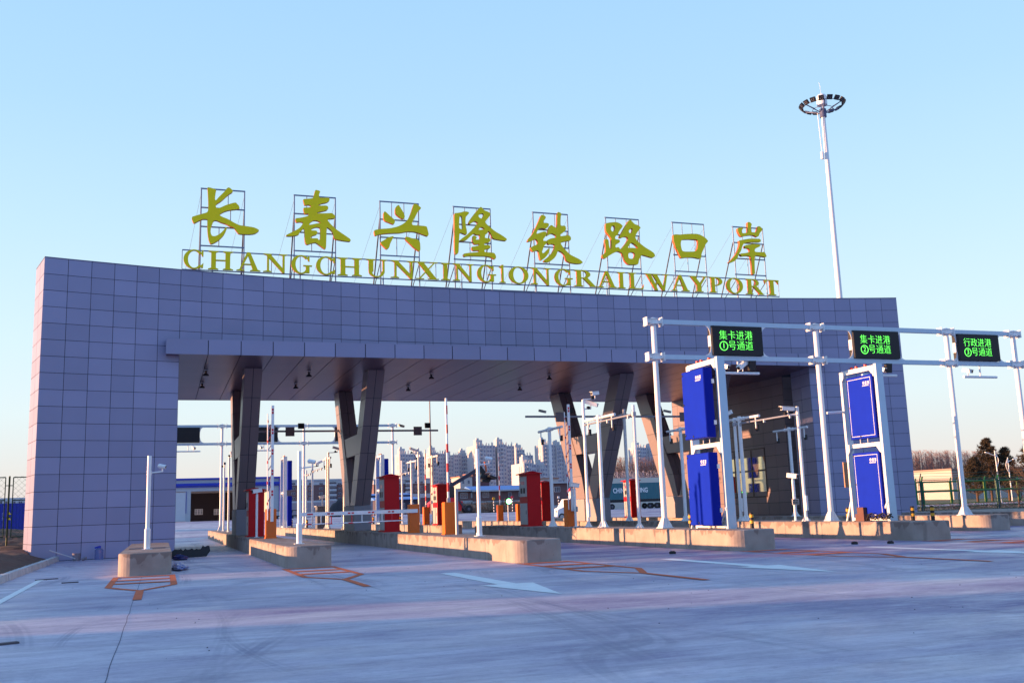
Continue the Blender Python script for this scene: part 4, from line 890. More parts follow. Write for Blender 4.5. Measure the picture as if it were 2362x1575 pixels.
k0 = kiosk('tall red kiosk with grey front panel right of the second column'); k0.location = (8.58, 39.4, ZI)
KG = 'red ticket kiosks'
dup(k0, (14.6, 39.4, ZI), 'tall red kiosk with grey front panel standing in the middle of the gate', KG)
dup(k0, (20.65, 53.5, ZI), 'farther red kiosk with sunlit cream panel right of the middle kiosk', KG)
dup(k0, (14.55, 53.6, ZI), 'red kiosk mostly hidden behind the orange striped arm gate', KG)
dup(k0, (26.3, 53.6, ZI), 'red kiosk between two white poles right of the third column', KG)
k1 = dup(k0, (3.5, 41.0, ZI), 'plain red kiosk in front of the base of the leftmost column', KG, scale=(1, 1, 0.84))
mb = MB(); mb.box(-0.32, 0.30, -0.45, 0.45, 0, 1.22); r = thing('equipment_booth', 'low grey equipment booth behind the lowered barrier arm', 'booth', (8.55, 57.0, ZI)); mb.build('cabinet', mat('booth_grey', (0.13, 0.14, 0.17), 0.6), r)
mb = MB(); mb.box(-0.38, 0.36, -0.5, 0.5, 1.22, 1.27); mb.build('roof', GREYP, r); mb = MB(); mb.box(-0.332, -0.321, -0.3, 0.3, 0.7, 1.05); mb.build('vent', DARK, r)
# ------------------------------------------------------------------ blue cabinet towers
def tower(outlined, label):
    r = thing('cabinet_tower', label, 'cabinet tower', (0, 0, 0), 'white frames with two blue cabinets each')
    x0, x1 = 0.12, 0.36
    for t, nm in ((-0.87, 'front_post'), (0.80, 'rear_post')):
        mb = MB()
        if nm == 'front_post': mb.hexa([(x0, t, 0), (x1+0.03, t, 0), (x1+0.03, t+0.12, 0), (x0, t+0.12, 0), (x0, t, 4.78), (x1, t, 4.78), (x1, t+0.12, 4.78), (x0, t+0.12, 4.78)])
        else: mb.box(x0, x1, t, t+0.10, 0, 4.72)
        mb.build(nm, STL if nm == 'front_post' else WHITE, r)
    for z0, z1 in ((4.60, 4.74), (2.26, 2.38), (0.02, 0.10)):
        mb = MB(); mb.box(x0-0.02, x1-0.05, -0.75, 0.80, z0, z1)
        if z0 > 1:
            for e, y in ((1, -0.75), (-1, 0.80)): mb.hexa([(x0-0.02, y, z0-0.2), (x0+0.08, y, z0-0.2), (x0+0.08, y+e*0.02, z0-0.2), (x0-0.02, y+e*0.02, z0-0.2), (x0-0.02, y, z0), (x0+0.08, y, z0), (x0+0.08, y+e*0.18, z0), (x0-0.02, y+e*0.18, z0)])
        mb.build('cross_beam', WHITE, r)
    mb = MB(); mb.rbox((x0+0.02, 1.0, 0.35), (0, 0.35, -0.75), (0.85, 0.05, 0.05)); mb.rbox((x0, -0.62, 0.3), (0, 0.4, -0.5), (0.7, 0.05, 0.05)); mb.build('brace', WHITE, r)
    mb = MB()
    for y, q in ((-0.25, 0.05), (0.18, 0.05), (0.42, 0.05)): mb.tube((x0+0.12, y, 4.74), (x0+0.12, y, 4.83), q, n=14)
    mb.build('beacon_lamp', mat('red_lamp', (0.6, 0.01, 0.01), 0.3), r)
    kids0 = list(r.children)
    for z0, z1 in ((2.52, 4.48), (0.10, 2.10)):
        c = MB(); c.box(-0.25, 0.02, -0.72, 0.52, z0, z1); cab = c.build('cabinet', BLUE, r)
        d = MB(); d.box(-0.262, -0.251, -0.70, 0.50, z0+0.02, z1-0.02); dr = d.build('door', mat('blue_door', (0.0, 0.022, 0.44), 0.6, var=0.08, dirt=0.08, spec=0.12), cab)
        if outlined:
            e = MB(); e.box(-0.266, -0.2625, -0.64, -0.625, z0+0.08, z1-0.08); e.box(-0.266, -0.2625, 0.43, 0.445, z0+0.08, z1-0.08); e.box(-0.266, -0.2625, -0.624, 0.429, z0+0.08, z0+0.095); e.box(-0.266, -0.2625, -0.624, 0.429, z1-0.095, z1-0.08); e.build('outline', WHITE, cab)
        k = MB()
        for z in (z0+0.1, (z0+z1)/2, z1-0.12): k.box(-0.275, -0.2625, 0.44, 0.48, z, z+0.05)
        k.box(-0.275, -0.2625, 0.0, 0.04, z0+0.04, z0+0.1); k.build('latch', BLACK, cab)
        k = MB()
        for z in (z0+0.35, z1-0.45): k.box(-0.02, 0.06, -0.745, -0.721, z, z+0.12)
        k.build('hinge', WHITE, cab)
        # small illegible maker's mark: a ring, two characters and a line of letters
        k = MB(); rings = [(-0.32+0.045*math.cos(a*math.pi/8), z1-0.24+0.045*math.sin(a*math.pi/8)) for a in range(16)]; inn = [(-0.32+0.022*math.cos(a*math.pi/8), z1-0.24+0.022*math.sin(a*math.pi/8)) for a in range(16)]
        k.poly([rings, inn], lambda u, v, dd: (dd, u, v), -0.266, -0.263)
        for y in (-0.43, -0.54):
            for q in (-0.035, 0.0, 0.035): k.box(-0.266, -0.263, y-0.04, y+0.04, z1-0.245+q-0.009, z1-0.245+q+0.009)
            k.box(-0.2665, -0.2661, y-0.01, y+0.01, z1-0.29, z1-0.20)
        for i in range(8): k.box(-0.266, -0.263, -0.285-i*0.037, -0.262-i*0.037, z1-0.345, z1-0.31)
        k.build('maker_mark', WHITE, cab)
        k = MB()
        for y in (-0.2, 0.15): k.tube((x0, y, z0-0.14), (x0, y, z0), 0.018, n=8)
        k.build('conduit', GALV, r)
    if outlined:
        for o in r.children:
            if o not in kids0 and o.name.startswith('cabinet'): o.location = (0.33, 0.02, 0)
        k = MB(); k.tube((x0, 0.86, 3.45), (x0-0.62, 0.86, 3.42), 0.04, n=10); k.build('side_arm', WHITE, r)
        k = MB(); k.box(-0.10, 0.05, 0.80, 0.84, 1.05, 1.85); k.build('side_board', mat('tan_board', (0.50, 0.28, 0.14), 0.7), r)
    return r
tg = 'white frames with two blue cabinets each'
t1 = tower(False, 'white frame with two bright blue cabinets beside the leftmost gantry post'); t1.location = (14.52, 24.85, ZI)
t2 = tower(True, 'white frame with two dark blue cabinets outlined in white at right'); t2.location = (20.50, 25.50, ZI)
dup(t1, (14.55, 68.6, ZI), 'far blue cabinet frame seen above the red kiosk roof', tg, rz=math.pi)
dup(t1, (8.02, 69.2, ZI), 'far blue cabinet frame hidden behind the white pole on the second island', tg, rz=math.pi)
# hoses and junction box at the foot of the second tower
r = thing('junction_box', 'rusty brown junction box with black hoses below the outlined cabinets', 'junction box', (20.55, 25.75, ZI))
mb = MB(); mb.box(-0.15, 0.15, -0.2, 0.2, 0, 0.22); mb.box(-0.11, 0.11, -0.15, 0.15, 0.22, 0.42); mb.build('box', mat('rusty_brown', (0.14, 0.06, 0.05), 0.8, var=0.3), r)
mb = MB()
for k in range(3):
    pts = [(-0.1+0.04*k, -0.25-1.1*q, 0.04 + (0.20-0.03*k)*abs(math.sin(q*math.pi*2.2+k))) for q in [i/16 for i in range(17)]]
    for a, b in zip(pts, pts[1:]): mb.tube(a, b, 0.018, n=7, caps=False)
mb.build('hose', BLACK, r)
# ------------------------------------------------------------------ bollards
def bollard():
    r = thing('bollard', '', 'bollard', (0, 0, 0)); h = 0.42
    mb = MB(); mb.tube((0, 0, 0), (0, 0, h), 0.055, n=16); mb.build('post', BLACK, r)
    mb = MB(); mb.tube((0, 0, 0.13), (0, 0, 0.21), 0.0565, n=16, caps=False); mb.tube((0, 0, 0.29), (0, 0, 0.37), 0.0565, n=16, caps=False); mb.build('yellow_band', YEL, r); return r
BG = 'black bollards with yellow bands'
bo = bollard()
BL = [(14.95, 26.6, 'yellow banded bollard at the foot of the leftmost gantry post', 1), (14.95, 24.15, 'yellow banded bollard in front of the first blue cabinet tower', 1), (15.15, 23.6, 'yellow banded bollard right of the first blue cabinet tower', 1),
      (20.95, 27.0, 'yellow banded bollard right of the second gantry post', 1), (21.0, 24.1, 'yellow banded bollard at the foot of the outlined blue cabinets', 1), (21.1, 23.4, 'yellow banded bollard alone at the nose of the fifth island', 1),
      (8.3, 73.0, 'far bollard at the left end of the distant island', 1.2), (8.5, 70.6, 'far bollard second from the left end of the distant island', 1.2), (8.6, 63.6, 'far bollard below the tip of the lowered arm', 1.2),
      (14.4, 71.5, 'far bollard left of the tall red kiosk foot', 1.2), (14.7, 64.2, 'far bollard right of the tall red kiosk foot', 1.2)]
for i, (s, t, lab, k) in enumerate(BL):
    o = bo if i == 0 else copy_tree(bo)
    o.location = (s, t, ZI); o['label'] = lab; o['group'] = BG; o.scale = (k, k, k)
# signal light
r = thing('signal_light', 'lane signal showing a bright green round light on a thin pole', 'signal light', (20.9, 60.5, ZI))
mb = MB(); mb.tube((0, 0, 0), (0, 0, 1.35), 0.035, n=10); mb.build('pole', WHITE, r)
mb = MB(); mb.box(-0.2, 0.2, -0.08, 0.08, 1.02, 1.42); mb.build('housing', BLACK, r)
mb = MB(); mb.tube((0.03, -0.10, 1.22), (0.03, -0.081, 1.22), 0.165, n=24); mb.build('lens', mat('green_glow', (0.1, 0.4, 0.2), 0.3, emit=(0.16, 1.0, 0.30), es=4.5), r)
# ------------------------------------------------------------------ high mast light
HM = thing('high_mast_light', 'tall white high mast with a ring of dark floodlights above the wall', 'high mast', (51.5, 65, 0))
top = 34.6
mb = MB(); mb.tube((0, 0, 0), (0, 0, top-0.5), 0.30, 0.16, 16); mb.build('mast', WHITE, HM)
mb = MB(); mb.sphere((0, 0, top-0.15), 0.42, 18, 8, sc=(1, 1, 0.75)); mb.tube((0, 0, top-0.85), (0, 0, top-0.2), 0.42, n=18); mb.build('cap', WHITE, HM)
mb = MB(); mb.tube((0, 0, top), (-0.1, 0, top+1.2), 0.010, n=6); mb.build('lightning_rod', WHITE, HM)
mb = MB(); rr_ = 1.62; n = 28
P_ = lambda a, z=0, q=1: (rr_*q*math.cos(a), rr_*q*math.sin(a), top-0.95+z)
for q, z in ((1.0, 0), (0.5, -0.25)):
    for k in range(n): mb.tube(P_(2*math.pi*k/n, z, q), P_(2*math.pi*(k+1)/n, z, q), 0.025, n=6, caps=False)
for k in range(6):
    a = 2*math.pi*k/6; mb.tube(P_(a), (0.2*math.cos(a), 0.2*math.sin(a), top-1.5), 0.045, n=6); mb.tube(P_(a, -0.25, 0.5), P_(a), 0.03, n=6)
mb.tube((0, 0, top-1.9), (0, 0, top-1.2), 0.28, n=14)
mb.build('lamp_ring', mat('ring_steel', (0.08, 0.10, 0.2), 0.5), HM)
for k in range(16):
    a = 2*math.pi*k/16+0.1; c = Vector(P_(a, 0.12, 1.06)); d = Vector((math.cos(a), math.sin(a), -0.9))
    mb = MB(); mb.rbox(c, d, (0.14, 0.44, 0.40)); o = mb.build('floodlight', BLACK, HM)
    mb = MB()
    for i in (-1, 1):
        for j in (-1, 1):
            dn = d.normalized(); rr2 = dn.cross(Vector((0, 0, 1))).normalized(); uu = rr2.cross(dn)
            mb.rbox(c + dn*0.075 + rr2*0.075*i + uu*0.065*j, d, (0.01, 0.05, 0.045))
    mb.build('lamp_lens', mat('lamp_lens', (0.3, 0.3, 0.36), 0.2), o)
mb = MB(); mb.tube((-0.55, 0, top-1.6), (-0.45, 0, top-5.2), 0.03, n=6); mb.tube((-0.45, 0, top-5.6), (-0.45, 0, top-5.0), 0.14, n=10); mb.build('hoist_hook', WHITE, HM)
# ------------------------------------------------------------------ left edge: soil, kerb, fence, containers
def terrain(name, s0, s1, t0, t1, n, m, fz_, material, kind='structure'):
    mb = MB()
    for j in range(m+1):
        for i in range(n+1):
            s = s0 + (s1-s0)*i/n; t = t0 + (t1-t0)*j/m; mb.v.append((s, t, fz_(s, t)))
    for j in range(m):
        for i in range(n):
            a = j*(n+1)+i; mb.f.append([a, a+1, a+n+2, a+n+1]); mb.m.append(0); mb.sm.append(True); mb.tone.append(0.5)
    return mb.build(name, material, kind=kind)
rs = random.Random(3); RN = [[rs.random() for _ in range(60)] for _ in range(60)]
def vnoise(x, y):
    xi, yi = math.floor(x), math.floor(y); fx, fy = x-xi, y-yi; fx = fx*fx*(3-2*fx); fy = fy*fy*(3-2*fy)
    g_ = lambda a, b: RN[a % 60][b % 60]
    return (g_(xi, yi)*(1-fx)+g_(xi+1, yi)*fx)*(1-fy) + (g_(xi, yi+1)*(1-fx)+g_(xi+1, yi+1)*fx)*fy
def soilz(s, t):
    e = min(1, (-3.55-s)/0.8); b = 0.10 + 0.22*vnoise(s*0.8, t*0.8) + 0.10*vnoise(s*3, t*3) + 0.05*vnoise(s*9, t*9)
    return 0.02 + max(0, e)*b + ramp(-s, 5, 16)*0.45 + ramp(t, 36, 60)*0.5
terrain('soil_ground', -45, -3.5, 16, 78, 130, 190, soilz, SOIL)
KM = conc_mat('kerb_concrete', (0.42, 0.42, 0.43))
kb = MB()
for k in range(24):
    t = 21 + k*0.76; a = rnd.uniform(-0.015, 0.015); kb.hexa([(-3.52+a, t, -0.05), (-3.34+a, t, -0.05), (-3.34+a, t+0.74, -0.05), (-3.52+a, t+0.74, -0.05), (-3.51+a, t, 0.16), (-3.36+a, t, 0.16), (-3.36+a, t+0.74, 0.17), (-3.51+a, t+0.74, 0.17)])
kb.build('kerb', KM, kind='structure')
ST = mat('pale_stone', (0.34, 0.34, 0.38), 0.9, var=0.2)
for k, (s, t, r_, lab) in enumerate([(-4.9, 33.0, 0.22, 'pale broken concrete lump lying on the soil at left'), (-5.4, 28.5, 0.16, 'grey stone on the soil near the left edge'), (-3.9, 27.0, 0.10, 'small pale stone beside the left kerb')]):
    mb = MB(); mb.sphere((0, 0, 0), r_, 8, 5, sc=(1.6, 1, 0.5))
    mb.v = [(x*(1+0.25*rnd.random()), y*(1+0.3*rnd.random()), z*(1+0.3*rnd.random())) for x, y, z in mb.v]
    o = mb.build('rubble_stone', ST); o.location = (s, t, soilz(s, t)+r_*0.2); tag(o, lab, 'stone')
# chain-link fence panels
def fence_run(pts, h, z0, pm, rm_, name, label, grp=None, mesh=True, bent=False, step=None, rr=0.035):
    root = thing(name, label, 'fence', (0, 0, 0), grp)
    for i, (s, t) in enumerate(pts):
        mb = MB(); mb.tube((s, t, z0-0.3), (s, t, z0+h), rr, n=8)
        if bent: mb.tube((s, t, z0+h), (s-0.10, t-0.28, z0+h+0.42), rr*0.8, n=8)
        mb.build('post', pm, root)
    for (a, b), (c, d) in zip(pts, pts[1:]):
        mb = MB(); L = math.hypot(c-a, d-b); ux, uy = (c-a)/L, (d-b)/L; o1 = 0.14
        A = lambda q, z: (a+ux*q, b+uy*q, z)
        for q in (o1, L-o1): mb.tube(A(q, z0+0.1), A(q, z0+h-0.05), rr*0.6, n=6)
        for z in (z0+0.12, z0+h*0.62, z0+h-0.05): mb.tube(A(o1, z), A(L-o1, z), rr*0.6, n=6)
        for z in (z0+h*0.35, z0+h*0.85): mb.tube(A(0, z), A(o1, z), rr*0.5, n=5); mb.tube(A(L-o1, z), A(L, z), rr*0.5, n=5)
        if bent:
            for f_ in (0.5, 1.0): mb.tube((a-0.1*f_, b-0.28*f_, z0+h+0.42*f_), (c-0.1*f_, d-0.28*f_, z0+h+0.42*f_), 0.012, n=5)
        mb.build('panel_frame', rm_, root)
        if mesh:
            mb = MB(); q = -h; sp = 0.22; wr = 0.004
            while q < L:
                for sg in (1, -1):
                    qa, qb = max(q, o1), min(q+h, L-o1)
                    if qb > qa:
                        za, zb2 = (z0+(qa-q), z0+(qb-q)) if sg > 0 else (z0+h-(qa-q), z0+h-(qb-q))
                        mb.tube(A(qa, max(za, z0+.05)), A(qb, max(zb2, z0+.05)), wr, n=3, caps=False)
                q += sp
            mb.build('mesh_infill', rm_, root)
    return root
fence_run([(-4.9, 44), (-5.75, 44), (-9.2, 44), (-12.6, 44), (-16, 44)], 2.5, 0.72, mat('olive_post', (0.05, 0.075, 0.02), 0.6), GREEND, 'chain_link_fence', 'dark green chain-link fence left of the gate wall')
def container(name, label, loc, L=12.2, h=2.6, m=BLUED, rz=0, grp=None, front='x'):
    r = thing(name, label, 'shipping container', loc, grp, rz); n = int(L/0.28); mb = MB(); w_ = 2.44
    for k in range(n):
        x0 = -L/2+0.15 + (L-0.3)*k/n; x1 = x0 + (L-0.3)/n; xm = x0 + (x1-x0)*0.5; q = (x1-x0)*0.12
        for sg in (-1, 1):
            y = sg*w_/2; i_ = y - sg*0.04
            p = [(x0, y), (xm-q, y), (xm+q, i_), (x1-q, i_), (x1+q*0, y)]
            for (a, b), (c, d) in zip(p, p[1:]): mb.add([(a, b, 0.15), (c, d, 0.15), (c, d, h-0.1), (a, b, h-0.1)], [(0, 1, 2, 3) if sg < 0 else (3, 2, 1, 0)])
    mb.box(-L/2+0.12, L/2-0.12, -w_/2+0.05, w_/2-0.05, 0.1, h-0.03); mb.build('corrugated_walls', m, r)
    mb = MB()
    for x in (-L/2, L/2-0.15):
        for y in (-w_/2-0.01, w_/2-0.14): mb.box(x, x+0.15, y, y+0.15, 0, h)
    for z0_, z1_ in ((0.0, 0.14), (h-0.1, h-0.005)):
        for y in (-w_/2-0.005, w_/2-0.095): mb.box(-L/2+0.151, L/2-0.151, y, y+0.1, z0_, z1_)
    mb.build('corner_frame', m, r)
    return r
z1 = PX(63, 1222, 105)[1]
c1 = container('shipping_container', 'blue corrugated shipping container behind the left fence', (-18.1, 106.3, z1), m=BLUED, h=2.55)
mb = MB()
for k in range(7): mb.box(3.4+k*0.0, 3.42, -1.235, -1.231, 0.7+k*0.14, 0.78+k*0.14); mb.box(3.9, 3.92, -1.235, -1.231, 1.0+k*0.1, 1.06+k*0.1)
mb.build('marking', WHITE, c1)
mb = MB(); mb.add([(4.35, -1.236, 1.0), (4.65, -1.236, 1.0), (4.5, -1.236, 1.28)], [(0, 1, 2)]); mb.add([(4.35, -1.236, 1.5), (4.65, -1.236, 1.5), (4.5, -1.236, 1.75)], [(0, 1, 2)]); mb.build('warning_label', mat('yellow_label', (0.8, 0.5, 0.02), 0.5), c1)
# unseen container stacks, added left of the camera to shade the forecourt in bands
off = [(-51.5, 21.2), (-51.5, 29.0-4.0)]
def shade_stack(tc, ln, n):
    for k in range(n):
        c = container('shipping_container', 'unseen blue container added left of the forecourt to cast shade', (-52, tc, 2.62*k), L=ln, m=BLUED, rz=R(90), grp='added shade casters left of the forecourt')
for tc, ln, n in ((31.95, 7.2, 3), (22.4, 6.1, 3), (13.0, 12.2, 3), (0.4, 12.2, 3), (-12.2, 12.2, 3)):
    if ln > 2: shade_stack(tc, ln, n)
# litter at the foot of the left wall
DB = mat('dark_sheet', (0.012, 0.012, 0.014), 0.7)
r = thing('corrugated_sheet', 'black jagged sheet lying at the corner of the left wall', 'roofing sheet', (0.35, 35.6, 0))
mb = MB(); n = 22; L = 1.55
top_ = [(L*k/n, 0.24 + 0.07*abs(math.sin(k*1.25)) + 0.03*rnd.random() + (0.1 if k > 18 else 0)) for k in range(n+1)]
mb.poly([[(0, 0.0), (L*0.94, 0.03), (L*1.02, 0.22)] + top_[::-1]], lambda u, v, d: (u-0.35, d + v*0.3, v*0.95), 0.0, 0.03)
mb.build('sheet', DB, r)
r = thing('water_jug', 'clear plastic water jug with blue top against the left wall', 'water jug', (-2.05, 38.25, 0.0))
JG = bpy.data.materials.new('jug_plastic'); JG.use_nodes = True; b_ = JG.node_tree.nodes['Principled BSDF']; b_.inputs['Base Color'].default_value = (0.25, 0.3, 0.6, 1); b_.inputs['Transmission Weight'].default_value = 0.55; b_.inputs['Roughness'].default_value = 0.12
mb = MB(); mb.tube((0, 0, 0), (0, 0, 0.16), 0.145, n=18); mb.tube((0, 0, 0.16), (0, 0, 0.20), 0.145, 0.13, 18, caps=False); mb.tube((0, 0, 0.2), (0, 0, 0.33), 0.142, n=18); mb.tube((0, 0, 0.33), (0, 0, 0.40), 0.142, 0.05, 18); mb.build('jug', JG, r)
mb = MB(); mb.tube((0, 0, 0.40), (0, 0, 0.47), 0.06, n=12); mb.rbox((-0.05, 0, 0.43), (1, 0, 0.3), (0.2, 0.08, 0.06)); mb.build('cap', mat('jug_blue', (0.01, 0.03, 0.4), 0.4), r)
r = thing('paint_bucket', 'dirty grey bucket with a stick leaning on it by the left wall', 'bucket', (-2.75, 37.85, 0.0))
mb = MB(); mb.tube((0, 0, 0), (0, 0, 0.26), 0.11, 0.14, 14); mb.tube((0.2, -0.1, 0.05), (0.33, -0.16, 0.09), 0.06, 0.05, 10); mb.build('bucket', mat('dirty_grey', (0.2, 0.18, 0.22), 0.8, var=0.4, scale=12), r)
mb = MB(); mb.tube((-0.02, -0.12, 0.08), (-0.85, -0.1, 0.40), 0.018, n=8); mb.build('stick', mat('stick', (0.45, 0.45, 0.5), 0.7), r)
def crumple(name, label, loc, sz, m, sd):
    rr = random.Random(sd); bm = bmesh.new(); bmesh.ops.create_icosphere(bm, subdivisions=3, radius=1)
    for v in bm.verts:
        k = 0.75 + 0.4*vnoise(v.co.x*3+sd, v.co.y*3+v.co.z*2)+0.12*rr.random(); v.co = Vector((v.co.x*sz[0]*k, v.co.y*sz[1]*k, max(0.0, v.co.z*0.6+0.4)*sz[2]*k))
    me = bpy.data.meshes.new(name); bm.to_mesh(me); bm.free(); me.materials.append(m)
    o = bpy.data.objects.new(name, me); scene.collection.objects.link(o); o.location = loc; tag(o, label, 'plastic bag')
crumple('plastic_bag', 'crumpled dark blue plastic bag beside the short island', (0.60, 34.2, 0), (0.24, 0.3, 0.17), mat('bag_blue', (0.008, 0.012, 0.09), 0.4, var=0.6, scale=14), 4)
crumple('plastic_bag', 'pale clear plastic wrap heaped beside the short island', (0.48, 28.0, 0), (0.2, 1.3, 0.16), mat('bag_clear', (0.16, 0.20, 0.40), 0.3, var=0.4, scale=12), 8)
WD = mat('old_wood', (0.10, 0.08, 0.09), 0.9)
for s, t, L, a, lab in ((-1.85, 24.0, 0.34, 5, 'thin dark board lying flat left of the short island'), (-2.5, 25.9, 0.5, 30, 'splintered dark lath beside the white road line'), (-1.0, 32.2, 0.3, 10, 'short dark stick left of the short island'), (-1.55, 12.3, 0.22, 25, 'small dark twig in the left foreground')):
    mb = MB(); mb.box(-L/2, L/2, -0.05, 0.05, 0.0, 0.02); o = mb.build('scrap_board', WD); o.location = (s, t, 0.001); o.rotation_euler = (0, 0, R(a)); tag(o, lab, 'scrap wood')
for s, t, lab in ((12.3, 22.9, 'small dark block in front of the first blue cabinet island'), (17.9, 22.9, 'small dark block left of the fifth island nose'), (18.6, 22.3, 'small dark lump before the fifth island nose')):
    mb = MB(); mb.box(-0.07, 0.07, -0.05, 0.05, 0, 0.06); mb.box(-0.05, 0.05, -0.03, 0.03, 0.06, 0.075); o = mb.build('rubber_block', BLACK); o.location = (s, t, 0); tag(o, lab, 'rubber block')
# loose grit on the forecourt
gp = random.Random(11); mb = MB()
for k in range(130):
    s, t = gp.uniform(-3.2, 14), gp.uniform(5, 26); q = gp.uniform(0.004, 0.011)
    mb.add([(s-q, t-q, 0.0), (s+q, t-q*0.6, 0.0), (s+q*0.7, t+q, 0.0), (s-q, t+q*0.8, 0.0), (s, t, q*1.1)], [(0, 1, 4), (1, 2, 4), (2, 3, 4), (3, 0, 4)])
mb.build('grit', mat('grit', (0.06, 0.055, 0.07), 0.9), kind='stuff')['label'] = 'loose dark grit scattered on the forecourt concrete'
# ------------------------------------------------------------------ background left: warehouse
def BXr(mb, x0, y0, x1, y1, t, dep=0.3, front=0.0, zc=None):
    s0, za = PX(x0, y1, t); s1, zb2 = PX(x1, y0, t)
    if zc is not None: za = zc
    mb.box(s0, s1, t-front, t+dep, za, zb2); return mb
TWH = 150; r = thing('warehouse', 'long pale warehouse with blue trim and a wide dark doorway', 'warehouse', (0, 0, 0)); WZ = 0.98
def zq(y, x=520): return PX(x, y, TWH)[1]
def sq(x, y=1150): return PX(x, y, TWH)[0]
SH = mat('shed_wall', (0.42, 0.46, 0.50), 0.7, var=0.04); BTR = mat('blue_trim', (0.008, 0.03, 0.42), 0.45)
mb = MB(); zt_, ze = zq(1103), zq(1131)
for a, b in ((330, 400), (428, 440), (620, 646)): mb.box(sq(a), sq(b), TWH, TWH+0.4, WZ, ze)
mb.box(sq(330), sq(646), TWH, TWH+0.4, ze, zt_); mb.box(sq(646)-0.3, sq(646), TWH+0.4, TWH+30, WZ, zt_); mb.box(sq(330), sq(646)-0.3, TWH+29.5, TWH+30, WZ, zt_); mb.box(sq(330), sq(646), TWH+0.4, TWH+30, zt_-0.1, zt_-0.02)
mb.box(sq(593), sq(619.9), TWH+0.05, TWH+0.4, WZ, zq(1183)); mb.build('wall', SH, r)
mb = MB(); mb.box(sq(330), sq(646.5), TWH-0.25, TWH-0.02, zt_-0.12, zt_+0.12); mb.box(sq(330), sq(646.5), TWH-0.35, TWH-0.02, zq(1119), zq(1113)); mb.box(sq(330), sq(646.5), TWH-0.25, TWH-0.02, zq(1122), zq(1120)); mb.box(sq(643.5), sq(646.5), TWH-0.2, TWH-0.02, zq(1182), zt_-0.12)
mb.box(sq(429), sq(430), TWH-0.1, TWH-0.01, WZ+1.2, ze); mb.build('blue_trim', BTR, r)
mb = MB(); mb.box(sq(330), sq(428), TWH-0.06, TWH-0.01, WZ+0.1, zq(1133)); mb.build('door', mat('shed_door', (0.50, 0.54, 0.58), 0.6), r)
mb = MB(); mb.box(sq(440), sq(620), TWH+12, TWH+12.2, WZ, ze); mb.build('inner_wall', mat('inner_dark', (0.03, 0.025, 0.03), 0.9), r)
for a, b in ((449, 468), (493, 512)):
    s0, z0_ = PX(a, 1187, TWH+11.9); s1, z1_ = PX(b, 1173, TWH+11.9)
    mb = MB(); mb.box(s0, s1, TWH+11.9, TWH+11.98, z0_, z1_); o = mb.build('window', WHITE, r)
    mb = MB(); wd = (s1-s0)/3
    for k in range(3):
        mb.box(s0+wd*k+0.06, s0+wd*(k+1)-0.06, TWH+11.86, TWH+11.89, z0_+0.08, z0_+(z1_-z0_)*0.65); mb.box(s0+wd*k+0.06, s0+wd*(k+1)-0.06, TWH+11.86, TWH+11.89, z0_+(z1_-z0_)*0.72, z1_-0.06)
    mb.build('pane', mat('lit_pane', (0.35, 0.4, 0.42), 0.2), o)
mb = MB(); mb.box(sq(440), sq(646), TWH-3.5, TWH-0.01, 0.7, WZ+0.06); mb.build('apron', KM, r)
# six storey blocks
WNF = mat('window_white', (0.5, 0.52, 0.56), 0.6); WNP = mat('window_pane_dark', (0.03, 0.04, 0.08), 0.1, spec=0.8)
def window(parent, s0, s1, z0_, z1_, t, k=2):
    fr_ = (z1_-z0_)*0.08; mb = MB(); mb.box(s0, s1, t-0.12, t-0.01, z0_, z1_); o = mb.build('window', WNF, parent)
    mb = MB(); wd = (s1-s0-fr_)/k
    for i in range(k): mb.box(s0+fr_+wd*i, s0+wd*(i+1), t-0.16, t-0.121, z0_+fr_, z1_-fr_)
    mb.build('pane', WNP, o)
def block(name, label, x0, x1, t, cols, balc, ytop, yband, rows, yb, wall=BRICK, dep=12):
    r = thing(name, label, 'apartment block', (0, 0, 0)); P = lambda x, y: PX(x, y, t)
    zg = GZ(P(x0, yb)[0], t); s0, s1 = P(x0, ytop)[0], P(x1, ytop)[0]; zt2, zb2 = P(x0, ytop)[1], P(x0, yband)[1]
    mb = MB(); mb.box(s0, s1, t, t+dep, zg, zb2); mb.build('brick_wall', wall, r)
    mb = MB(); mb.box(s0-0.1, s1+0.1, t-0.15, t+dep, zb2, zt2); mb.box(s0-0.4, s1+0.4, t-0.5, t-0.151, zt2-0.3, zt2+0.1); mb.box(s0, s1, t-0.1, t-0.005, P(x0, yb)[1]-0.1, P(x0, yb-9)[1]); mb.build('top_floor_band', PALE, r)
    for yr, hgt_ in rows:
        for a, b in cols:
            sa_, z1_ = P(a, yr); sb2, z0_ = P(b, yr+hgt_); window(r, sa_, sb2, z0_, z1_, t-(0.15 if yr < yband-2 else 0))
        for a, b in balc:
            sa_, z1_ = P(a, yr-2); sb2, z0_ = P(b, yr+hgt_+1.5)
            mb = MB(); mb.box(sa_, sb2, t-1.2, t-0.16, z0_-0.1, z0_+(z1_-z0_)*0.38); mb.box(sa_, sb2, t-1.2, t-0.16, z1_-0.1, z1_); o = mb.build('balcony', PALE, r)
            mb = MB(); mb.box(sa_+0.1, sb2-0.1, t-1.1, t-1.05, z0_+(z1_-z0_)*0.38, z1_-0.1); mb.build('glazing', WNP, o)
    return r
RW = [(1113, 5), (1124, 5.5), (1135.5, 5.5), (1147, 5.5)]
block('apartment_block', 'six storey brick apartment block with pale top floor beside the warehouse', 648, 803, 290, [(652, 661), (672, 681), (701, 707), (712, 719), (736, 745), (779, 787)], [(758, 775)], 1107.5, 1120, RW, 1165)
block('apartment_block', 'brick apartment block with pale top storey behind the blue roofed shops', 862, 992, 330, [(868, 874), (880, 886), (917, 922), (956, 961), (969, 975)], [(934, 946)], 1105.5, 1117, [(1109, 5), (1120, 5), (1129, 5)], 1150)
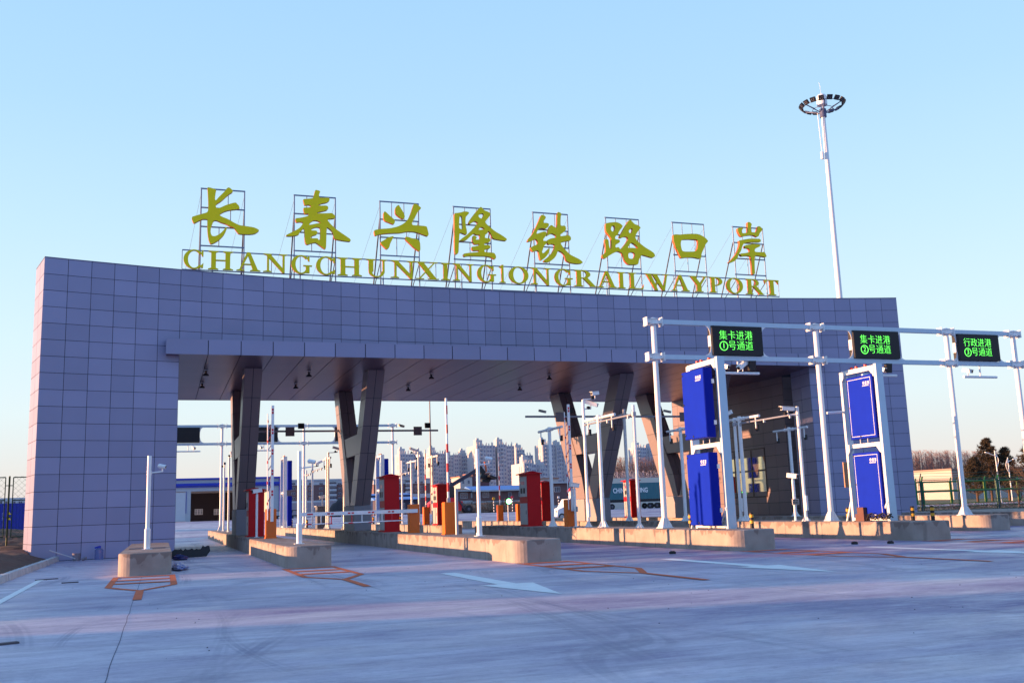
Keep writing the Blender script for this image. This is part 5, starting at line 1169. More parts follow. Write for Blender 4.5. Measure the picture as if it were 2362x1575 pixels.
r = thing('shop_row', 'low shops with light blue roofs behind the lowered arm', 'shop', (0, 0, 0)); t = 235; P = lambda x, y: PX(x, y, t)
LB = mat('light_blue_roof', (0.10, 0.24, 0.55), 0.6, var=0.1); DSH = mat('dark_shop', (0.06, 0.05, 0.08), 0.8, var=0.4, scale=0.8)
for a, b, y0_, y1_, yb in ((858, 966, 1136, 1142, 1146), (866, 965, 1146, 1154, 1180)):
    s0, za = P(a, yb); s1 = P(b, yb)[0]; ze2 = P(a, y1_)[1]; zr = P(a, y0_)[1]; tt = t + (8 if yb < 1150 else 0)
    mb = MB(); mb.box(s0, s1, tt, tt+6, max(za-0.5, 0.4), ze2); mb.build('wall', DSH, r)
    mb = MB(); mb.hexa([(s0-.4, tt-1, ze2), (s1+.4, tt-1, ze2), (s1+.4, tt+6, ze2), (s0-.4, tt+6, ze2), (s0-.4, tt-1, ze2+.15), (s1+.4, tt-1, ze2+.15), (s1, tt+5, zr), (s0, tt+5, zr)]); mb.build('roof', LB, r)
for a, b in ((868, 876), (884, 893), (900, 912), (925, 934), (944, 955)):
    s0, z1_ = P(a, 1160); s1, z0_ = P(b, 1172); window(r, s0, s1, z0_, z1_, t, 2)
# low brick building with light blue roof, right of centre
def low_brick(label, x0, x1, t, yroof, yeave, ybase, wins, roofm, left_brown=None, xs=None):
    r = thing('brick_building', label, 'building', (0, 0, 0)); P = lambda x, y: PX(x, y, t); xm = (x0+x1)/2
    s0, s1 = P(x0, yeave)[0], P(x1, yeave)[0]; ze2 = P(xm, yeave)[1]; zr = P(xm, yroof)[1]; zb2 = P(xm, ybase)[1]; zg = GZ(s0, t)
    mb = MB(); mb.box(s0, s1, t, t+9, zb2, ze2); mb.build('wall', BRICK, r)
    mb = MB(); mb.box(s0-0.1, s1+0.1, t-0.1, t+9, zg-0.3, zb2); mb.build('base_wall', PALE, r)
    mb = MB(); mb.hexa([(s0-.5, t-.8, ze2), (s1+.5, t-.8, ze2), (s1+.5, t+9, ze2), (s0-.5, t+9, ze2), (s0-.5, t-.8, ze2+.25), (s1+.5, t-.8, ze2+.25), (s1+.2, t+6, zr), (s0-.2, t+6, zr)]); mb.build('roof', roofm, r)
    mb = MB(); mb.box(s0-.5, s1+.5, t-.9, t-.81, ze2-.05, ze2+.3); mb.build('eave', PALE, r)
    for a, b, y0_, y1_ in wins:
        sa_, z1_ = P(a, y0_); sb2, z0_ = P(b, y1_); window(r, sa_, sb2, z0_, z1_, t, 3)
    return r
BR = mat('brown_roof', (0.12, 0.08, 0.07), 0.8)
low_brick('low brick building with a bright blue roof in the middle distance', 1091, 1235, 236, 1118, 1131.5, 1154, [(1113, 1128, 1135, 1147), (1172, 1180, 1135, 1145), (1196, 1204, 1134, 1144)], LB)
low_brick('low brick building with brown roof beside the lifting machine', 1054.5, 1090.5, 236.5, 1124.5, 1132.5, 1154, [(1062, 1078, 1136, 1149), (1086, 1090, 1136, 1148)], BR)
low_brick('brick building with one white window beside the third column', 1274, 1340, 215, 1111, 1113.5, 1164, [(1278, 1292, 1122, 1134), (1312, 1322, 1122, 1134)], BR)
for nm, lab, x0, x1, y0, y1, t, m in (('cream_house', 'small cream sunlit house above the blue roof', 1061, 1089, 1100, 1130, 300, CREAM), ('cream_house', 'cream sunlit house block beside the centre white pole', 1252, 1287, 1104.5, 1116, 300, CREAM), ('cream_house', 'dark red house block behind the lifting machine', 1090, 1128, 1093, 1117, 305, mat('dark_red_wall', (0.14, 0.06, 0.07), 0.8))):
    r = thing(nm, lab, 'house', (0, 0, 0)); s0, z1_ = PX(x0, y0, t); s1 = PX(x1, y0, t)[0]; zg = GZ(s0, t)
    mb = MB(); mb.box(s0, s1, t, t+10, zg, z1_); mb.build('wall', m, r)
    mb = MB(); mb.box(s0-0.3, s1+0.3, t-0.3, t+10.3, z1_, z1_+0.3); mb.build('roof', mat('terracotta', (0.4, 0.16, 0.08), 0.7), r)
    for k in range(2): sa_ = s0+(s1-s0)*(0.15+0.45*k); window(r, sa_, sa_+(s1-s0)*0.2, z1_-2.2, z1_-0.9, t, 2)
# apartment towers
TWM = bpy.data.materials.new('tower_wall'); TWM.use_nodes = True
n_ = TWM.node_tree.nodes; l_ = TWM.node_tree.links; pb = n_['Principled BSDF']; pb.inputs['Roughness'].default_value = 0.85
tc_ = n_.new('ShaderNodeTexCoord'); nz_ = n_.new('ShaderNodeTexNoise'); nz_.inputs['Scale'].default_value = 0.15; l_.new(tc_.outputs['Object'], nz_.inputs['Vector'])
mx_ = n_.new('ShaderNodeMix'); mx_.data_type = 'RGBA'; mx_.inputs[6].default_value = (0.44, 0.43, 0.45, 1); mx_.inputs[7].default_value = (0.56, 0.54, 0.54, 1); l_.new(nz_.outputs['Fac'], mx_.inputs[0]); l_.new(mx_.outputs[2], pb.inputs['Base Color'])
TWD = mat('tower_window', (0.20, 0.21, 0.29), 0.4); TWB = mat('tower_slab', (0.50, 0.50, 0.52), 0.8)
tr = random.Random(5)
def tower_block(label, x0, x1, ytop, t, dep=14, steps=None):
    r = thing('apartment_tower', label, 'apartment tower', (0, 0, 0), 'apartment towers on the horizon'); P = lambda x, y: PX(x, y, t)
    s0, zt2 = P(x0, ytop); s1 = P(x1, ytop)[0]; W_ = s1-s0; zt2 -= 3.5
    mb = MB(); wn = MB(); bl = MB(); nb = max(2, int(W_/5.2)); bw = W_/nb; fh = 2.95
    for k in range(nb):
        a = s0+bw*k; h = zt2 - (steps*k/nb if steps else 0) - (2.0 if k % 3 == 2 else 0); rec = (0, 1.4, 0.5)[k % 3]
        mb.box(a, a+bw-0.001, t+rec, t+dep-0.3*(k % 2), 0.5, h)
        for q in range(2):
            e = a + bw*(0.06+0.62*q); mb.box(e, e+bw*0.07, t+rec-0.5, t+rec-0.002, 0.5, h + tr.choice((0.8, 2.0, 2.8)))
        z = h - fh; j = 0
        while z > 12:
            for q in ((0.18, 0.34), (0.42, 0.60), (0.76, 0.93)):
                wn.box(a+bw*q[0], a+bw*q[1], t+rec-0.06, t+rec-0.004, z+0.9, z+2.3)
            if (k+j//5) % 2 == 0: bl.box(a+bw*0.38, a+bw*0.64, t+rec-1.3, t+rec-0.07, z+0.0, z+0.95)
            else: bl.box(a+bw*0.72, a+bw*0.96, t+rec-0.9, t+rec-0.07, z+0.3, z+0.8)
            z -= fh; j += 1
        if k % 2 == 0: mb.box(a+bw*0.1, a+bw*0.75, t+3, t+9, h-0.01, h+4.2); mb.box(a+bw*0.2, a+bw*0.45, t+4, t+7, h+4.19, h+5.6)
        for q in range(3): mb.box(a+bw*(0.05+0.3*q), a+bw*(0.12+0.3*q), t+rec+0.2, t+rec+0.9, h-0.01, h+tr.uniform(1.0, 2.4))
    mb.build('wall', TWM, r); o = wn.build('windows', TWD, r, kind='stuff'); bl.build('balconies', TWB, r, kind='stuff')
    # stair windows on the sunlit gable
    g_ = MB(); z = zt2-6
    while z > 12:
        for y in (4.0, 7.5): g_.box(s0-0.06, s0-0.004, t+y, t+y+1.0, z, z+4.2)
        z -= 5.9
    g_.build('gable_windows', TWD, r, kind='stuff')
for lab, x0, x1, y, t, dp, st in (('grey apartment tower with jagged roof nearest the second column', 921, 980, 1036, 720, 14, None), ('grey apartment tower behind the striped vertical arm', 992, 1080, 1033, 730, 14, 3), ('tall apartment tower with a broad sunlit gable behind the boom', 1098, 1143, 1016, 700, 24, None),
    ('tallest apartment tower just left of the tall red kiosk', 1146, 1187, 1014, 705, 12, 2), ('apartment tower stepping down behind the middle kiosk', 1189, 1230, 1027, 760, 12, 9), ('lower nearer apartment tower with a sunlit gable above the middle kiosk', 1207, 1262, 1055, 600, 24, 2),
    ('tall apartment tower beside the raised lattice arm', 1250, 1330, 1014, 680, 16, None), ('apartment towers tip seen between the right columns', 1466, 1512, 1022, 730, 14, None)): tower_block(lab, x0, x1, y, t, dp, st)
# ------------------------------------------------------------------ reach stacker
r = thing('reach_stacker', 'red reach stacker with a long dark raised boom and black lifting frame', 'reach stacker', (0, 0, 0)); t = 200; P = lambda x, y: PX(x, y, t)
zg = P(1077, 1183)[1]
def pbar(mb, a, b, th, dp, tt=t):
    (sa_, za), (sb2, zb2) = P(*a), P(*b); mb.rbox(((sa_+sb2)/2, tt, (za+zb2)/2), (sb2-sa_, 0, zb2-za), (math.hypot(sb2-sa_, zb2-za), dp, th))
mb = MB(); s0, z0_ = P(986, 1180); s1, z1_ = P(1074, 1160); sm = P(1050, 1150)[0]
mb.poly([[(s0, z0_), (s1-1.4, z0_), (s1-1.0, z1_+0.4), (s1-2.4, z1_+0.6), (sm, z1_+0.7), (P(1040, 1150)[0], z1_+1.2), (P(1004, 1150)[0], z1_+1.2), (s0, z1_)]], fz, t-1.4, t+1.4); mb.build('body', mat('machine_red', (0.85, 0.01, 0.02), 0.4, var=0.1), r)
mb = MB(); a_, b_z = P(1031, 1150); c_, d_ = P(1045, 1122); mb.box(a_, c_, t-0.9, t+0.7, b_z-0.4, d_); mb.build('cab', mat('cab_glass', (0.02, 0.015, 0.02), 0.15), r)
mb = MB(); pbar(mb, (1004, 1142), (1103, 1081), 0.75, 0.8); mb.build('boom', mat('boom_dark', (0.03, 0.025, 0.05), 0.5), r)
mb = MB(); pbar(mb, (1046, 1143), (1066, 1172), 0.30, 0.5, t-1.6); pbar(mb, (1033, 1133), (1040, 1112), 0.5, 0.9); mb.build('lift_cylinder', mat('boom_dark2', (0.05, 0.04, 0.06), 0.4), r)
mb = MB(); pbar(mb, (1103, 1076), (1116, 1092), 0.9, 1.0); pbar(mb, (1108, 1096), (1130, 1106), 0.9, 1.4); pbar(mb, (1120, 1098), (1137, 1104), 0.4, 6.0); pbar(mb, (1110, 1108), (1126, 1110), 0.5, 2.0); mb.build('spreader', BLACK, r)
mb = MB(); pbar(mb, (1118, 1064), (1122, 1088), 0.28, 0.3); mb.build('hydraulic_hose', mat('orange_hose', (0.6, 0.12, 0.03), 0.5), r)
for x in (1077, 1006):
    s_, z_ = P(x, 1174)
    for dy in (-1.5, 1.1):
        mb = MB(); mb.tube((s_, t+dy, zg+0.83), (s_, t+dy+0.5, zg+0.83), 0.83, n=24); o = mb.build('wheel', BLACK, r)
        mb = MB(); mb.tube((s_, t+dy-0.02, zg+0.83), (s_, t+dy-0.001, zg+0.83), 0.30, n=18); mb.build('rim', mat('dark_rim', (0.1, 0.1, 0.13), 0.5), o)
# ------------------------------------------------------------------ lorry with teal container
t = 160; P = lambda x, y: PX(x, y, t); s1 = P(1545, 1112)[0]; zt2 = P(1470, 1113)[1]; zg = GZ(s1-6, t); hh = 2.85
TEAL = mat('teal_container', (0.05, 0.17, 0.20), 0.6, var=0.12, scale=0.8)
tk = container('container_lorry', 'lorry carrying a teal container with white letters, seen between the right columns', (s1-7.2, t+1.2, zt2-hh), L=14.4, h=hh, m=TEAL); tk['category'] = 'lorry'
cx = s1-7.2
tx = text_mesh('CHINA SHIPPING', 1.15, 'lettering', mat('letter_white', (0.9, 0.9, 0.88), 0.6), tk, (P(1454, 1130)[0]-cx, -1.27, P(1452, 1131)[1]-(zt2-hh)), ext=0.01, off=0.03)
xs_ = [v.co.x for v in tx.data.vertices]; tx.scale = ((P(1494, 1130)[0]-P(1414, 1130)[0])/(max(xs_)-min(xs_)), 1, 1)
mb = MB(); mb.box(-7.2, 7.2, -0.5, 0.5, -0.45, -0.02); mb.box(-7.0, -6.6, -1.1, 1.1, -0.9, -0.02); mb.box(-7.1, 7.1, -1.15, 1.15, -0.5, -0.021); mb.build('chassis', BLACK, tk)
for x in (3.0, 4.4, 5.8, -4.4, -5.8):
    for y in (-1.2, 0.9):
        mb = MB(); zc_ = zg - (zt2-hh) + 0.5; mb.tube((x, y, zc_), (x, y+0.3, zc_), 0.5, n=20); o = mb.build('wheel', BLACK, tk); mb = MB(); mb.tube((x, y-0.02, zc_), (x, y-0.001, zc_), 0.2, n=14); mb.build('rim', mat('dark_rim', (0.1, 0.1, 0.13), 0.5), o)
mb = MB(); mb.box(-9.9, -7.5, -1.2, 1.2, zg-(zt2-hh)+0.6, 1.6); mb.build('cab', mat('lorry_cab', (0.35, 0.05, 0.04), 0.4), tk)
mb = MB(); s0, z1_ = PX(1380, 1104, 175); s1_, z0_ = PX(1560, 1112, 175); mb.box(s0, s1_, 175, 178, GZ(s0, 175), z1_); tag(mb.build('long_shed', mat('long_shed', (0.6, 0.58, 0.5), 0.7)), 'long pale flat roofed shed just above the teal container', 'shed')
# pile of bagged bricks, far kerb
r = thing('brick_pile', 'low pile of reddish bagged goods below the lorry wheels', 'brick pile', (0, 0, 0)); t = 118
mb = MB()
for k in range(90):
    s_ = PX(1474+62*tr.random(), 1180, t)[0]; z_ = PX(1500, 1186, t)[1]; j = tr.choice((0, 1)); mb.rbox((s_, t+tr.uniform(-1, 1), z_+0.12+0.22*j), (1, tr.uniform(-.4, .4), tr.uniform(-.2, .2)), (0.45, 0.3, 0.2), 0 if tr.random() < .5 else 1)
mb.build('bags', [mat('bag_red', (0.35, 0.07, 0.07), 0.8), mat('bag_pale', (0.5, 0.47, 0.5), 0.8)], r, kind='stuff')
# van and sentry box beside the third column
t = 90; P = lambda x, y: PX(x, y, t); zg = P(1300, 1199)[1]; s0 = P(1285, 1190)[0]; s1 = P(1338, 1190)[0]; r = thing('parked_van', 'white van parked beyond the raised lattice barrier', 'van', (s0, t, zg)); L = s1-s0
mb = MB(); mb.poly([[(0.0, 0.35), (L, 0.35), (L, 2.0), (1.25, 2.0), (0.75, 1.25), (0.12, 1.0)]], fz, 0, 1.7); mb.build('body', WHITE, r)
mb = MB(); mb.poly([[(0.86, 1.3), (1.32, 1.3), (1.32, 1.9), (1.28, 1.9)]], fz, -0.012, -0.002); mb.poly([[(1.42, 1.3), (L-0.1, 1.3), (L-0.1, 1.85), (1.42, 1.85)]], fz, -0.012, -0.002); mb.build('window', GLASS, r)
for x in (0.5, L-0.4):
    mb = MB(); mb.tube((x, -0.02, 0.33), (x, 0.2, 0.33), 0.33, n=20); o = mb.build('wheel', BLACK, r); mb = MB(); mb.tube((x, -0.04, 0.33), (x, -0.021, 0.33), 0.2, n=14); mb.build('rim', GREYP, o)
mb = MB(); mb.box(-0.02, 0.1, 0.15, 0.4, 0.75, 0.92); mb.build('headlight', GREYP, r)
t = 105; r = thing('sentry_box', 'small white sentry box with red roof and band beside the third column', 'sentry box', (PX(1326, 1180, t)[0], t, 0.45))
mb = MB(); mb.box(-0.5, 0.5, -0.5, 0.5, 0, 2.6); mb.build('wall', WHITE, r); mb = MB(); mb.hexa([(-.65, -.65, 2.6), (.65, -.65, 2.6), (.65, .65, 2.6), (-.65, .65, 2.6), (-.05, -.05, 3.3), (.05, -.05, 3.3), (.05, .05, 3.3), (-.05, .05, 3.3)]); mb.build('roof', REDB, r)
mb = MB(); mb.box(-.51, .51, -.51, .51, 1.3, 1.65); mb.build('band', REDB, r); mb = MB(); mb.box(-.2, .2, -.515, -.505, 1.9, 2.3); mb.build('window', GLASS, r)
# railings, striped road poles, light mast, brush bank
t = 200; zg = GZ(PX(1180, 1180, t)[0], t); r = thing('road_railing', 'dark metal railing along the far road', 'railing', (0, 0, 0)); s0, s1 = PX(1166, 1170, t)[0], PX(1200, 1170, t)[0]
mb = MB(); k = s0
while k < s1: mb.box(k, k+0.05, t, t+0.05, zg, zg+1.7); k += 0.28
mb.box(s0, s1, t-0.03, t+0.08, zg+1.65, zg+1.75); mb.box(s0, s1, t-0.03, t+0.08, zg+0.25, zg+0.33); mb.build('bars', mat('rail_brown', (0.12, 0.08, 0.10), 0.7), r)
for x, yt, lab, m in ((1138.5, 1146, 'thin striped pole with cone top before the low brick building', YEL), (1181.5, 1143, 'thin striped pole with red disc left of the middle kiosk', REDB), (1288, 1143, 'thin striped pole with diamond plate beside the third column', WHITE)):
    t = 185; s_, zt2 = PX(x, yt, t); zg = GZ(s_, t); r = thing('striped_road_pole', lab, 'road pole', (s_, t, zg), 'striped poles along the far road'); h = zt2-zg
    mb = MB(); mb.tube((0, 0, 0), (0, 0, h*0.8), 0.09, n=8); mb.build('pole', BLACK, r); mb = MB(); z = 0.2
    while z < h*0.78: mb.tube((0, 0, z), (0, 0, z+0.28), 0.095, n=8); z += 0.56
    mb.build('white_band', WHITE, r); mb = MB(); mb.tube((0, -0.06, h*0.9), (0, 0.06, h*0.9), 0.28, n=4 if m is WHITE else 14); mb.build('disc', m, r)
t = 180; s_ = PX(996, 1180, t)[0]; zt2 = PX(985.5, 928.5, t)[1]; r = thing('light_mast', 'very thin tall lamp mast seen under the canopy left of centre', 'light mast', (s_, t, GZ(s_, t)))
mb = MB(); mb.tube((0, 0, 0), (0, 0, zt2), 0.22, 0.10, 10); mb.build('mast', mat('mast_brown', (0.25, 0.18, 0.16), 0.6), r); mb = MB()
for e in (-1, 1): mb.rbox((e*1.3, 0, zt2), (1, 0, 0), (1.8, 0.5, 0.25))
mb.build('lamp_head', BLACK, r)
DRY = mat('dry_brush', (0.17, 0.10, 0.07), 0.95, var=0.4, scale=0.8, bump=0.6)
terrain('brush_bank', PX(1060, 1170, 205)[0], PX(1310, 1170, 205)[0], 206, 236, 60, 12, lambda s, t: GZ(s, t) + 0.1 + ramp(t, 206, 230)*(1.6+0.8*vnoise(s*0.3, t*0.3)) + 0.3*vnoise(s*1.7, t*1.7), DRY)
mb = MB(); bs = random.Random(21)
for k in range(2600):
    s_ = bs.uniform(PX(1068, 1170, 205)[0], PX(1300, 1170, 205)[0]); t_ = bs.uniform(206, 226); z_ = GZ(s_, t_)+0.1+ramp(t_, 206, 230)*1.9
    q = Vector((bs.uniform(-.5, .5), bs.uniform(-.3, .3), bs.uniform(.5, 1.3))); a = Vector((s_, t_, z_)); mb.add([a, a+Vector((0.1, 0, 0)), a+q], [(0, 1, 2)])
mb.build('dry_shrubs', mat('dry_twig', (0.15, 0.10, 0.07), 0.9, var=0.4), kind='stuff')['label'] = 'dry reddish brush covering the far bank'
# dark mound and flatbed beyond the second island
t = 170; s0 = PX(752, 1170, t)[0]; s1 = PX(830, 1170, t)[0]
mb = MB(); n = 26
for j in range(9):
    for i in range(n+1):
        u = i/n; v = j/8; h = math.sin(math.pi*u)**0.7*math.sin(math.pi*v)**0.7*3.1*(0.85+0.3*vnoise(u*9, v*6)); mb.v.append((s0+(s1-s0)*u, t-4+8*v, GZ(s0, t)+h))
for j in range(8):
    for i in range(n): a = j*(n+1)+i; mb.f.append([a, a+1, a+n+2, a+n+1]); mb.m.append(0); mb.sm.append(True); mb.tone.append(.5)
tag(mb.build('coal_heap', mat('dark_heap', (0.035, 0.028, 0.035), 0.95, var=0.3, scale=1)), 'dark rounded heap of earth behind the second column', 'heap')
t = 140; s_, z_ = PX(663, 1198, t); r = thing('flatbed_trailer', 'dark steel flatbed frame parked right of the warehouse', 'trailer', (s_, t, z_))
mb = MB(); mb.box(-1.9, 1.9, -0.8, 0.8, 0.45, 0.6)
for x in (-1.7, -0.6, 0.6, 1.7): mb.rbox((x, 0, 0.9), (0.2*(1 if x > 0 else -1), 0, 1), (0.7, 0.1, 0.1)); mb.rbox((x*0.9, 0, 0.25), (0, 1, 0), (1.4, 0.4, 0.4))
mb.box(-1.8, 1.8, -0.1, 0.1, 1.2, 1.3); mb.build('frame', BLACK, r)
mb = MB(); s0 = PX(646, 1165, 215)[0]; s1 = PX(860, 1165, 215)[0]; mb.box(s0, s1, 215, 215.3, GZ(s0, 215), PX(700, 1159, 215)[1]); tag(mb.build('boundary_wall', mat('bound_wall', (0.30, 0.27, 0.30), 0.8, var=0.2)), 'long low grey boundary wall in front of the brick block', 'wall')
t = 310; r = thing('pale_office', 'pale low building with dark windows far behind the blue container', 'building', (0, 0, 0)); s0, z1_ = PX(-60, 1150, t); s1 = PX(90, 1150, t)[0]
mb = MB(); mb.box(s0, s1, t, t+8, 0.9, z1_); mb.build('wall', PALE, r)
for k in range(9): x = -50+15.5*k; sa_, za = PX(x, 1155, t); sb2, zb2 = PX(x+9, 1163, t); window(r, sa_, sb2, zb2, za, t, 2)
# ------------------------------------------------------------------ right side
GRS = mat('winter_grass', (0.085, 0.095, 0.045), 0.95, var=0.35, scale=0.5, bump=0.5)
gf_ = terrain('grass_field', 0, 1, 60, 128, 40, 30, lambda s, t: 0, GRS)
for v in gf_.data.vertices: x_ = v.co.y*(0.80+0.6*v.co.x); v.co = (x_, v.co.y, GZ(x_, v.co.y) + 0.03 + 0.05*vnoise(x_, v.co.y))
terrain('grass_bank', 112, 190, 128, 165, 30, 14, lambda s, t: GZ(s, t) + 0.04 + ramp(t, 128, 160)*(3.4+0.3*vnoise(s*.2, t*.2)), GRS)
mb = MB(); mb.add([(63, 78, 0.16), (150, 72, 0.16), (150, 77, 0.2), (67, 84, 0.26)], [(0, 1, 2, 3)]); mb.build('path', mat('pale_path', (0.42, 0.46, 0.5), 0.8), kind='structure')
gA = 'green fences at the right'
fence_run([(44.5+3.3*k, 58-0.2*k) for k in range(7)], 2.35, 0.0, mat('blue_green_post', (0.01, 0.05, 0.06), 0.5), GREEND, 'green_fence', 'nearest dark green mesh fence with bent tops right of the gate', gA, bent=True, rr=0.05)
fence_run([(55+4.3*k, 71.5) for k in range(7)], 2.4, 0.05, GREENP, GREENP, 'green_fence', 'middle bright green fence with bent double posts', gA, mesh=False, bent=True, rr=0.09)
fence_run([(63+4.8*k, 88) for k in range(8)], 2.5, 0.15, GREENP, mat('lime_rail', (0.10, 0.22, 0.02), 0.6), 'green_fence', 'farthest light green fence in front of the cream building', gA, mesh=False, bent=True, rr=0.09)
# low clipped hedge
mb = MB(); hr = random.Random(9)
for k in range(9000):
    s_ = hr.uniform(44, 66); t_ = hr.uniform(59.5, 61.2); z_ = hr.uniform(0.0, 0.55); q = 0.06
    a = Vector((s_, t_, z_)); u = Vector((hr.uniform(-1, 1), hr.uniform(-1, 1), hr.uniform(-0.3, 1))).normalized()*hr.uniform(.08, .2); v = Vector((hr.uniform(-1, 1), hr.uniform(-1, 1), hr.uniform(-1, 1))).normalized()*0.035
    mb.add([a, a+v, a+u], [(0, 1, 2)], 0 if hr.random() < .8 else 1)
tag(mb.build('hedge', [mat('hedge_dark', (0.045, 0.02, 0.03), 0.9, var=0.5), mat('hedge_pale', (0.25, 0.24, 0.3), 0.9)]), 'low dark leafless hedge along the foot of the nearest green fence', 'hedge')
t = 120; s0, z1_ = PX(2193, 1073, t); s1 = PX(2520, 1062, t)[0]; r = thing('cream_building', 'long low cream building behind the pines at right', 'building', (0, 0, 0)); z1_ = 4.85
CRL = mat('cream_bright', (0.48, 0.43, 0.41), 0.8, var=0.06)
mb = MB(); mb.box(s0, s1, t, t+16, 0.3, z1_); mb.build('wall', CRL, r)
mb = MB(); mb.box(s0-.3, s1, t-.35, t+16.3, z1_, z1_+0.25); mb.build('roof_edge', mat('roof_edge', (0.3, 0.2, 0.17), 0.7), r)
mb = MB()
for z in (4.3, 4.0, 3.7): mb.box(s0, s1, t-.08, t-.005, z, z+0.10)
mb.build('cornice', mat('tile_red', (0.45, 0.18, 0.12), 0.8), r)
for k in range(9): sa_ = s0+2.2+4.6*k; mb = MB(); mb.box(sa_, sa_+1.9, t-.05, t-.004, 0.35, 2.9); mb.build('door', mat('dull_door', (0.30, 0.27, 0.26), 0.8), r)
# pines
PN = [mat('pine_dark', (0.028, 0.022, 0.014), 0.9, var=0.4), mat('pine_pale', (0.075, 0.05, 0.025), 0.9, var=0.4)]; BARK = mat('bark', (0.10, 0.06, 0.04), 0.95, var=0.3)
def pine(label, s, t, h, wd, sd, n=170):
    r = thing('pine_tree', label, 'pine tree', (s, t, GZ(s, t)), 'pines at the right'); q = random.Random(sd)
    tk_ = MB(); tk_.tube((0, 0, -0.2), (0.05, 0, h*0.55), 0.16, 0.09, 8); tk_.tube((0.05, 0, h*0.55), (0, 0, h*0.97), 0.09, 0.02, 6)
    cr = MB()
    for k in range(n):
        f_ = q.random()**0.9; z = h*(0.24+0.70*f_); R_ = wd*(1-f_)**0.75*(0.75+0.5*q.random()) + 0.15; a = q.uniform(0, 2*math.pi)
        e = Vector((R_*math.cos(a), R_*math.sin(a), z + 0.12*R_)); tk_.tube((0, 0, z-0.35*R_), e, 0.03, 0.012, 4, caps=False)
        for c in range(5):
            p = Vector((0, 0, z-0.35*R_)).lerp(e, 0.45+0.14*c) + Vector((q.uniform(-.2, .2), q.uniform(-.2, .2), q.uniform(-.1, .15)))
            for m in range(13):
                d = Vector((q.uniform(-1, 1), q.uniform(-1, 1), q.uniform(-0.2, 1.5))).normalized()*q.uniform(.22, .42); v = Vector((q.uniform(-1, 1), q.uniform(-1, 1), q.uniform(-1, 1))).normalized()*0.045
                cr.add([p-v, p+v, p+d], [(0, 1, 2)], 0 if q.random() < .62 else 1)
    tk_.build('trunk', BARK, r); cr.build('crown', PN, r); return r
def ps(x, t): return PX(x, 1140, t)[0]
pine('tall dark pine, highest of the group behind the green fence', ps(2288, 98), 98, 8.2, 2.3, 1, 190)
pine('lower spreading pine left of the tallest pine', ps(2254, 95), 95, 5.6, 1.9, 2, 150)
pine('rounded pine right of the tallest pine beside the second white lamp', ps(2328, 97), 97, 6.9, 2.0, 3, 160)
pine('pine cut off by the right edge of the picture', ps(2392, 80), 80, 6.9, 2.4, 4, 140)
# park lamps
def park_lamp(label, s, t, h):
    r = thing('park_lamp', label, 'street lamp', (s, t, 0.1), 'white curved lamps behind the fence'); mb = MB(); mb.tube((0, 0, 0), (-0.0, 0, h*0.97), 0.075, 0.05, 10); mb.tube((0, 0, 0), (0, 0, .25), 0.12, n=10); mb.build('pole', WHITE, r)
    mb = MB(); z0_ = h*0.80
    pts = [(0.62*math.sin(math.pi*k/10)*0.6, z0_-0.9+1.7*k/10) for k in range(11)]
    for (a, b), (c, d) in zip(pts, pts[1:]): mb.tube((a, 0, b), (c, 0, d), 0.04, n=6, caps=False)
    mb.tube((0.3, 0, z0_+0.3), (-1.0, 0, z0_+0.75), 0.045, 0.03, 6); mb.build('curved_arm', WHITE, r); mb = MB(); mb.rbox((-1.05, 0, z0_+0.77), (-1, 0, .25), (0.6, 0.2, 0.07)); mb.build('lamp_head', WHITE, r); return r
l1 = park_lamp('white curved street lamp in front of the tallest pine', ps(2308, 85), 85, 5.9); l1.rotation_euler = (0, R(-1.5), 0)
l2 = park_lamp('shorter looking white curved street lamp further right', ps(2334, 92), 92, 5.4); l2.rotation_euler = (0, 0, R(180))
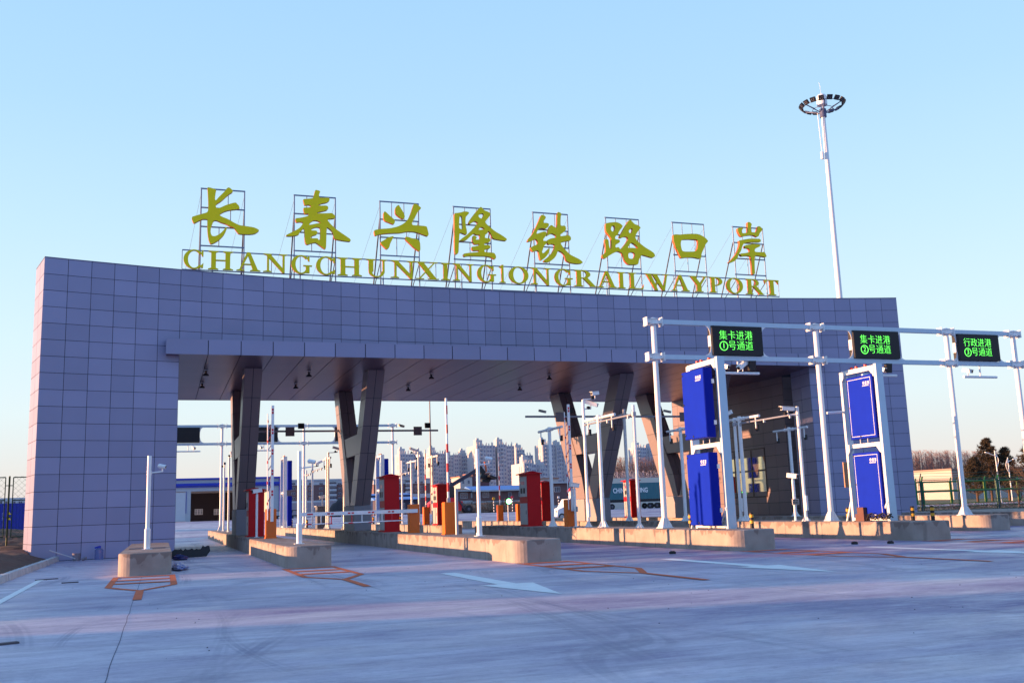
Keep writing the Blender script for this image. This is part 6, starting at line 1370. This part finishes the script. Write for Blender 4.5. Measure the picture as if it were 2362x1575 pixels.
# distant bare woods
def woods(name, label, x0, x1, ytop, t, n, col, base):
    mb = MB(); q = random.Random(n)
    for k in range(n):
        x = x0 + (x1-x0)*q.random(); y = ytop + q.uniform(0, 26)*q.random(); tt = t + q.uniform(-8, 8); s_, z_ = PX(x, y, tt); b = base
        w0 = q.uniform(.05, .12); mb.add([(s_-w0, tt, b), (s_+w0, tt, b), (s_+0.2*q.uniform(-1, 1), tt, z_)], [(0, 1, 2)])
        for j in range(16):
            z2 = b + (z_-b)*q.uniform(.25, .96); L_ = (z_-z2)*q.uniform(.25, .6)+0.3; d = q.choice((-1, 1)); mb.add([(s_, tt, z2), (s_+0.05, tt, z2+.1), (s_+d*L_*q.uniform(.15, .5), tt+q.uniform(-1, 1), z2+L_)], [(0, 1, 2)])
    o = mb.build(name, mat(name+'_bark', col, 0.95, var=0.35), kind='stuff'); o['label'] = label; return o
woods('bare_woods', 'distant leafless reddish grey trees on the bank at right', 2060, 2300, 1036, 176, 420, (0.20, 0.13, 0.12), 3.0)
woods('bare_thicket', 'distant bare brown thicket behind the teal container', 1415, 1560, 1050, 330, 500, (0.22, 0.12, 0.09), 1.0)
woods('grey_thicket', 'pale grey bare shrubs right behind the teal container', 1415, 1560, 1082, 300, 260, (0.30, 0.28, 0.32), 1.0)
# bare tree whose twigs enter from the right edge
def bare_tree(label, s, t, h, sd):
    r = thing('bare_tree', label, 'bare tree', (s, t, 0.0)); q = random.Random(sd); tk_ = MB(); br = MB()
    def grow(mb, p, d, L, rad, lv):
        e = p + d*L; mb.tube(p, e, rad, rad*0.6, 6, caps=False)
        if lv == 0: return
        for k in range(3):
            nd = (d + Vector((q.uniform(-.8, .8), q.uniform(-.6, .6), q.uniform(-.1, .6)))).normalized(); grow(br, p.lerp(e, q.uniform(.6, 1)), nd, L*q.uniform(.6, .85), rad*0.55, lv-1)
    grow(tk_, Vector((0, 0, -0.1)), Vector((-0.1, 0, 1)).normalized(), h*0.3, 0.09, 5); tk_.build('trunk', BARK, r); br.build('branches', BARK, r)
bare_tree('thin bare tree whose twigs reach in from the right edge', PX(2400, 1170, 57)[0], 57.3, 5.2, 12)
bare_tree('small bare shrub tree behind the nearest fence at the right edge', PX(2352, 1165, 64)[0], 64, 2.4, 15)
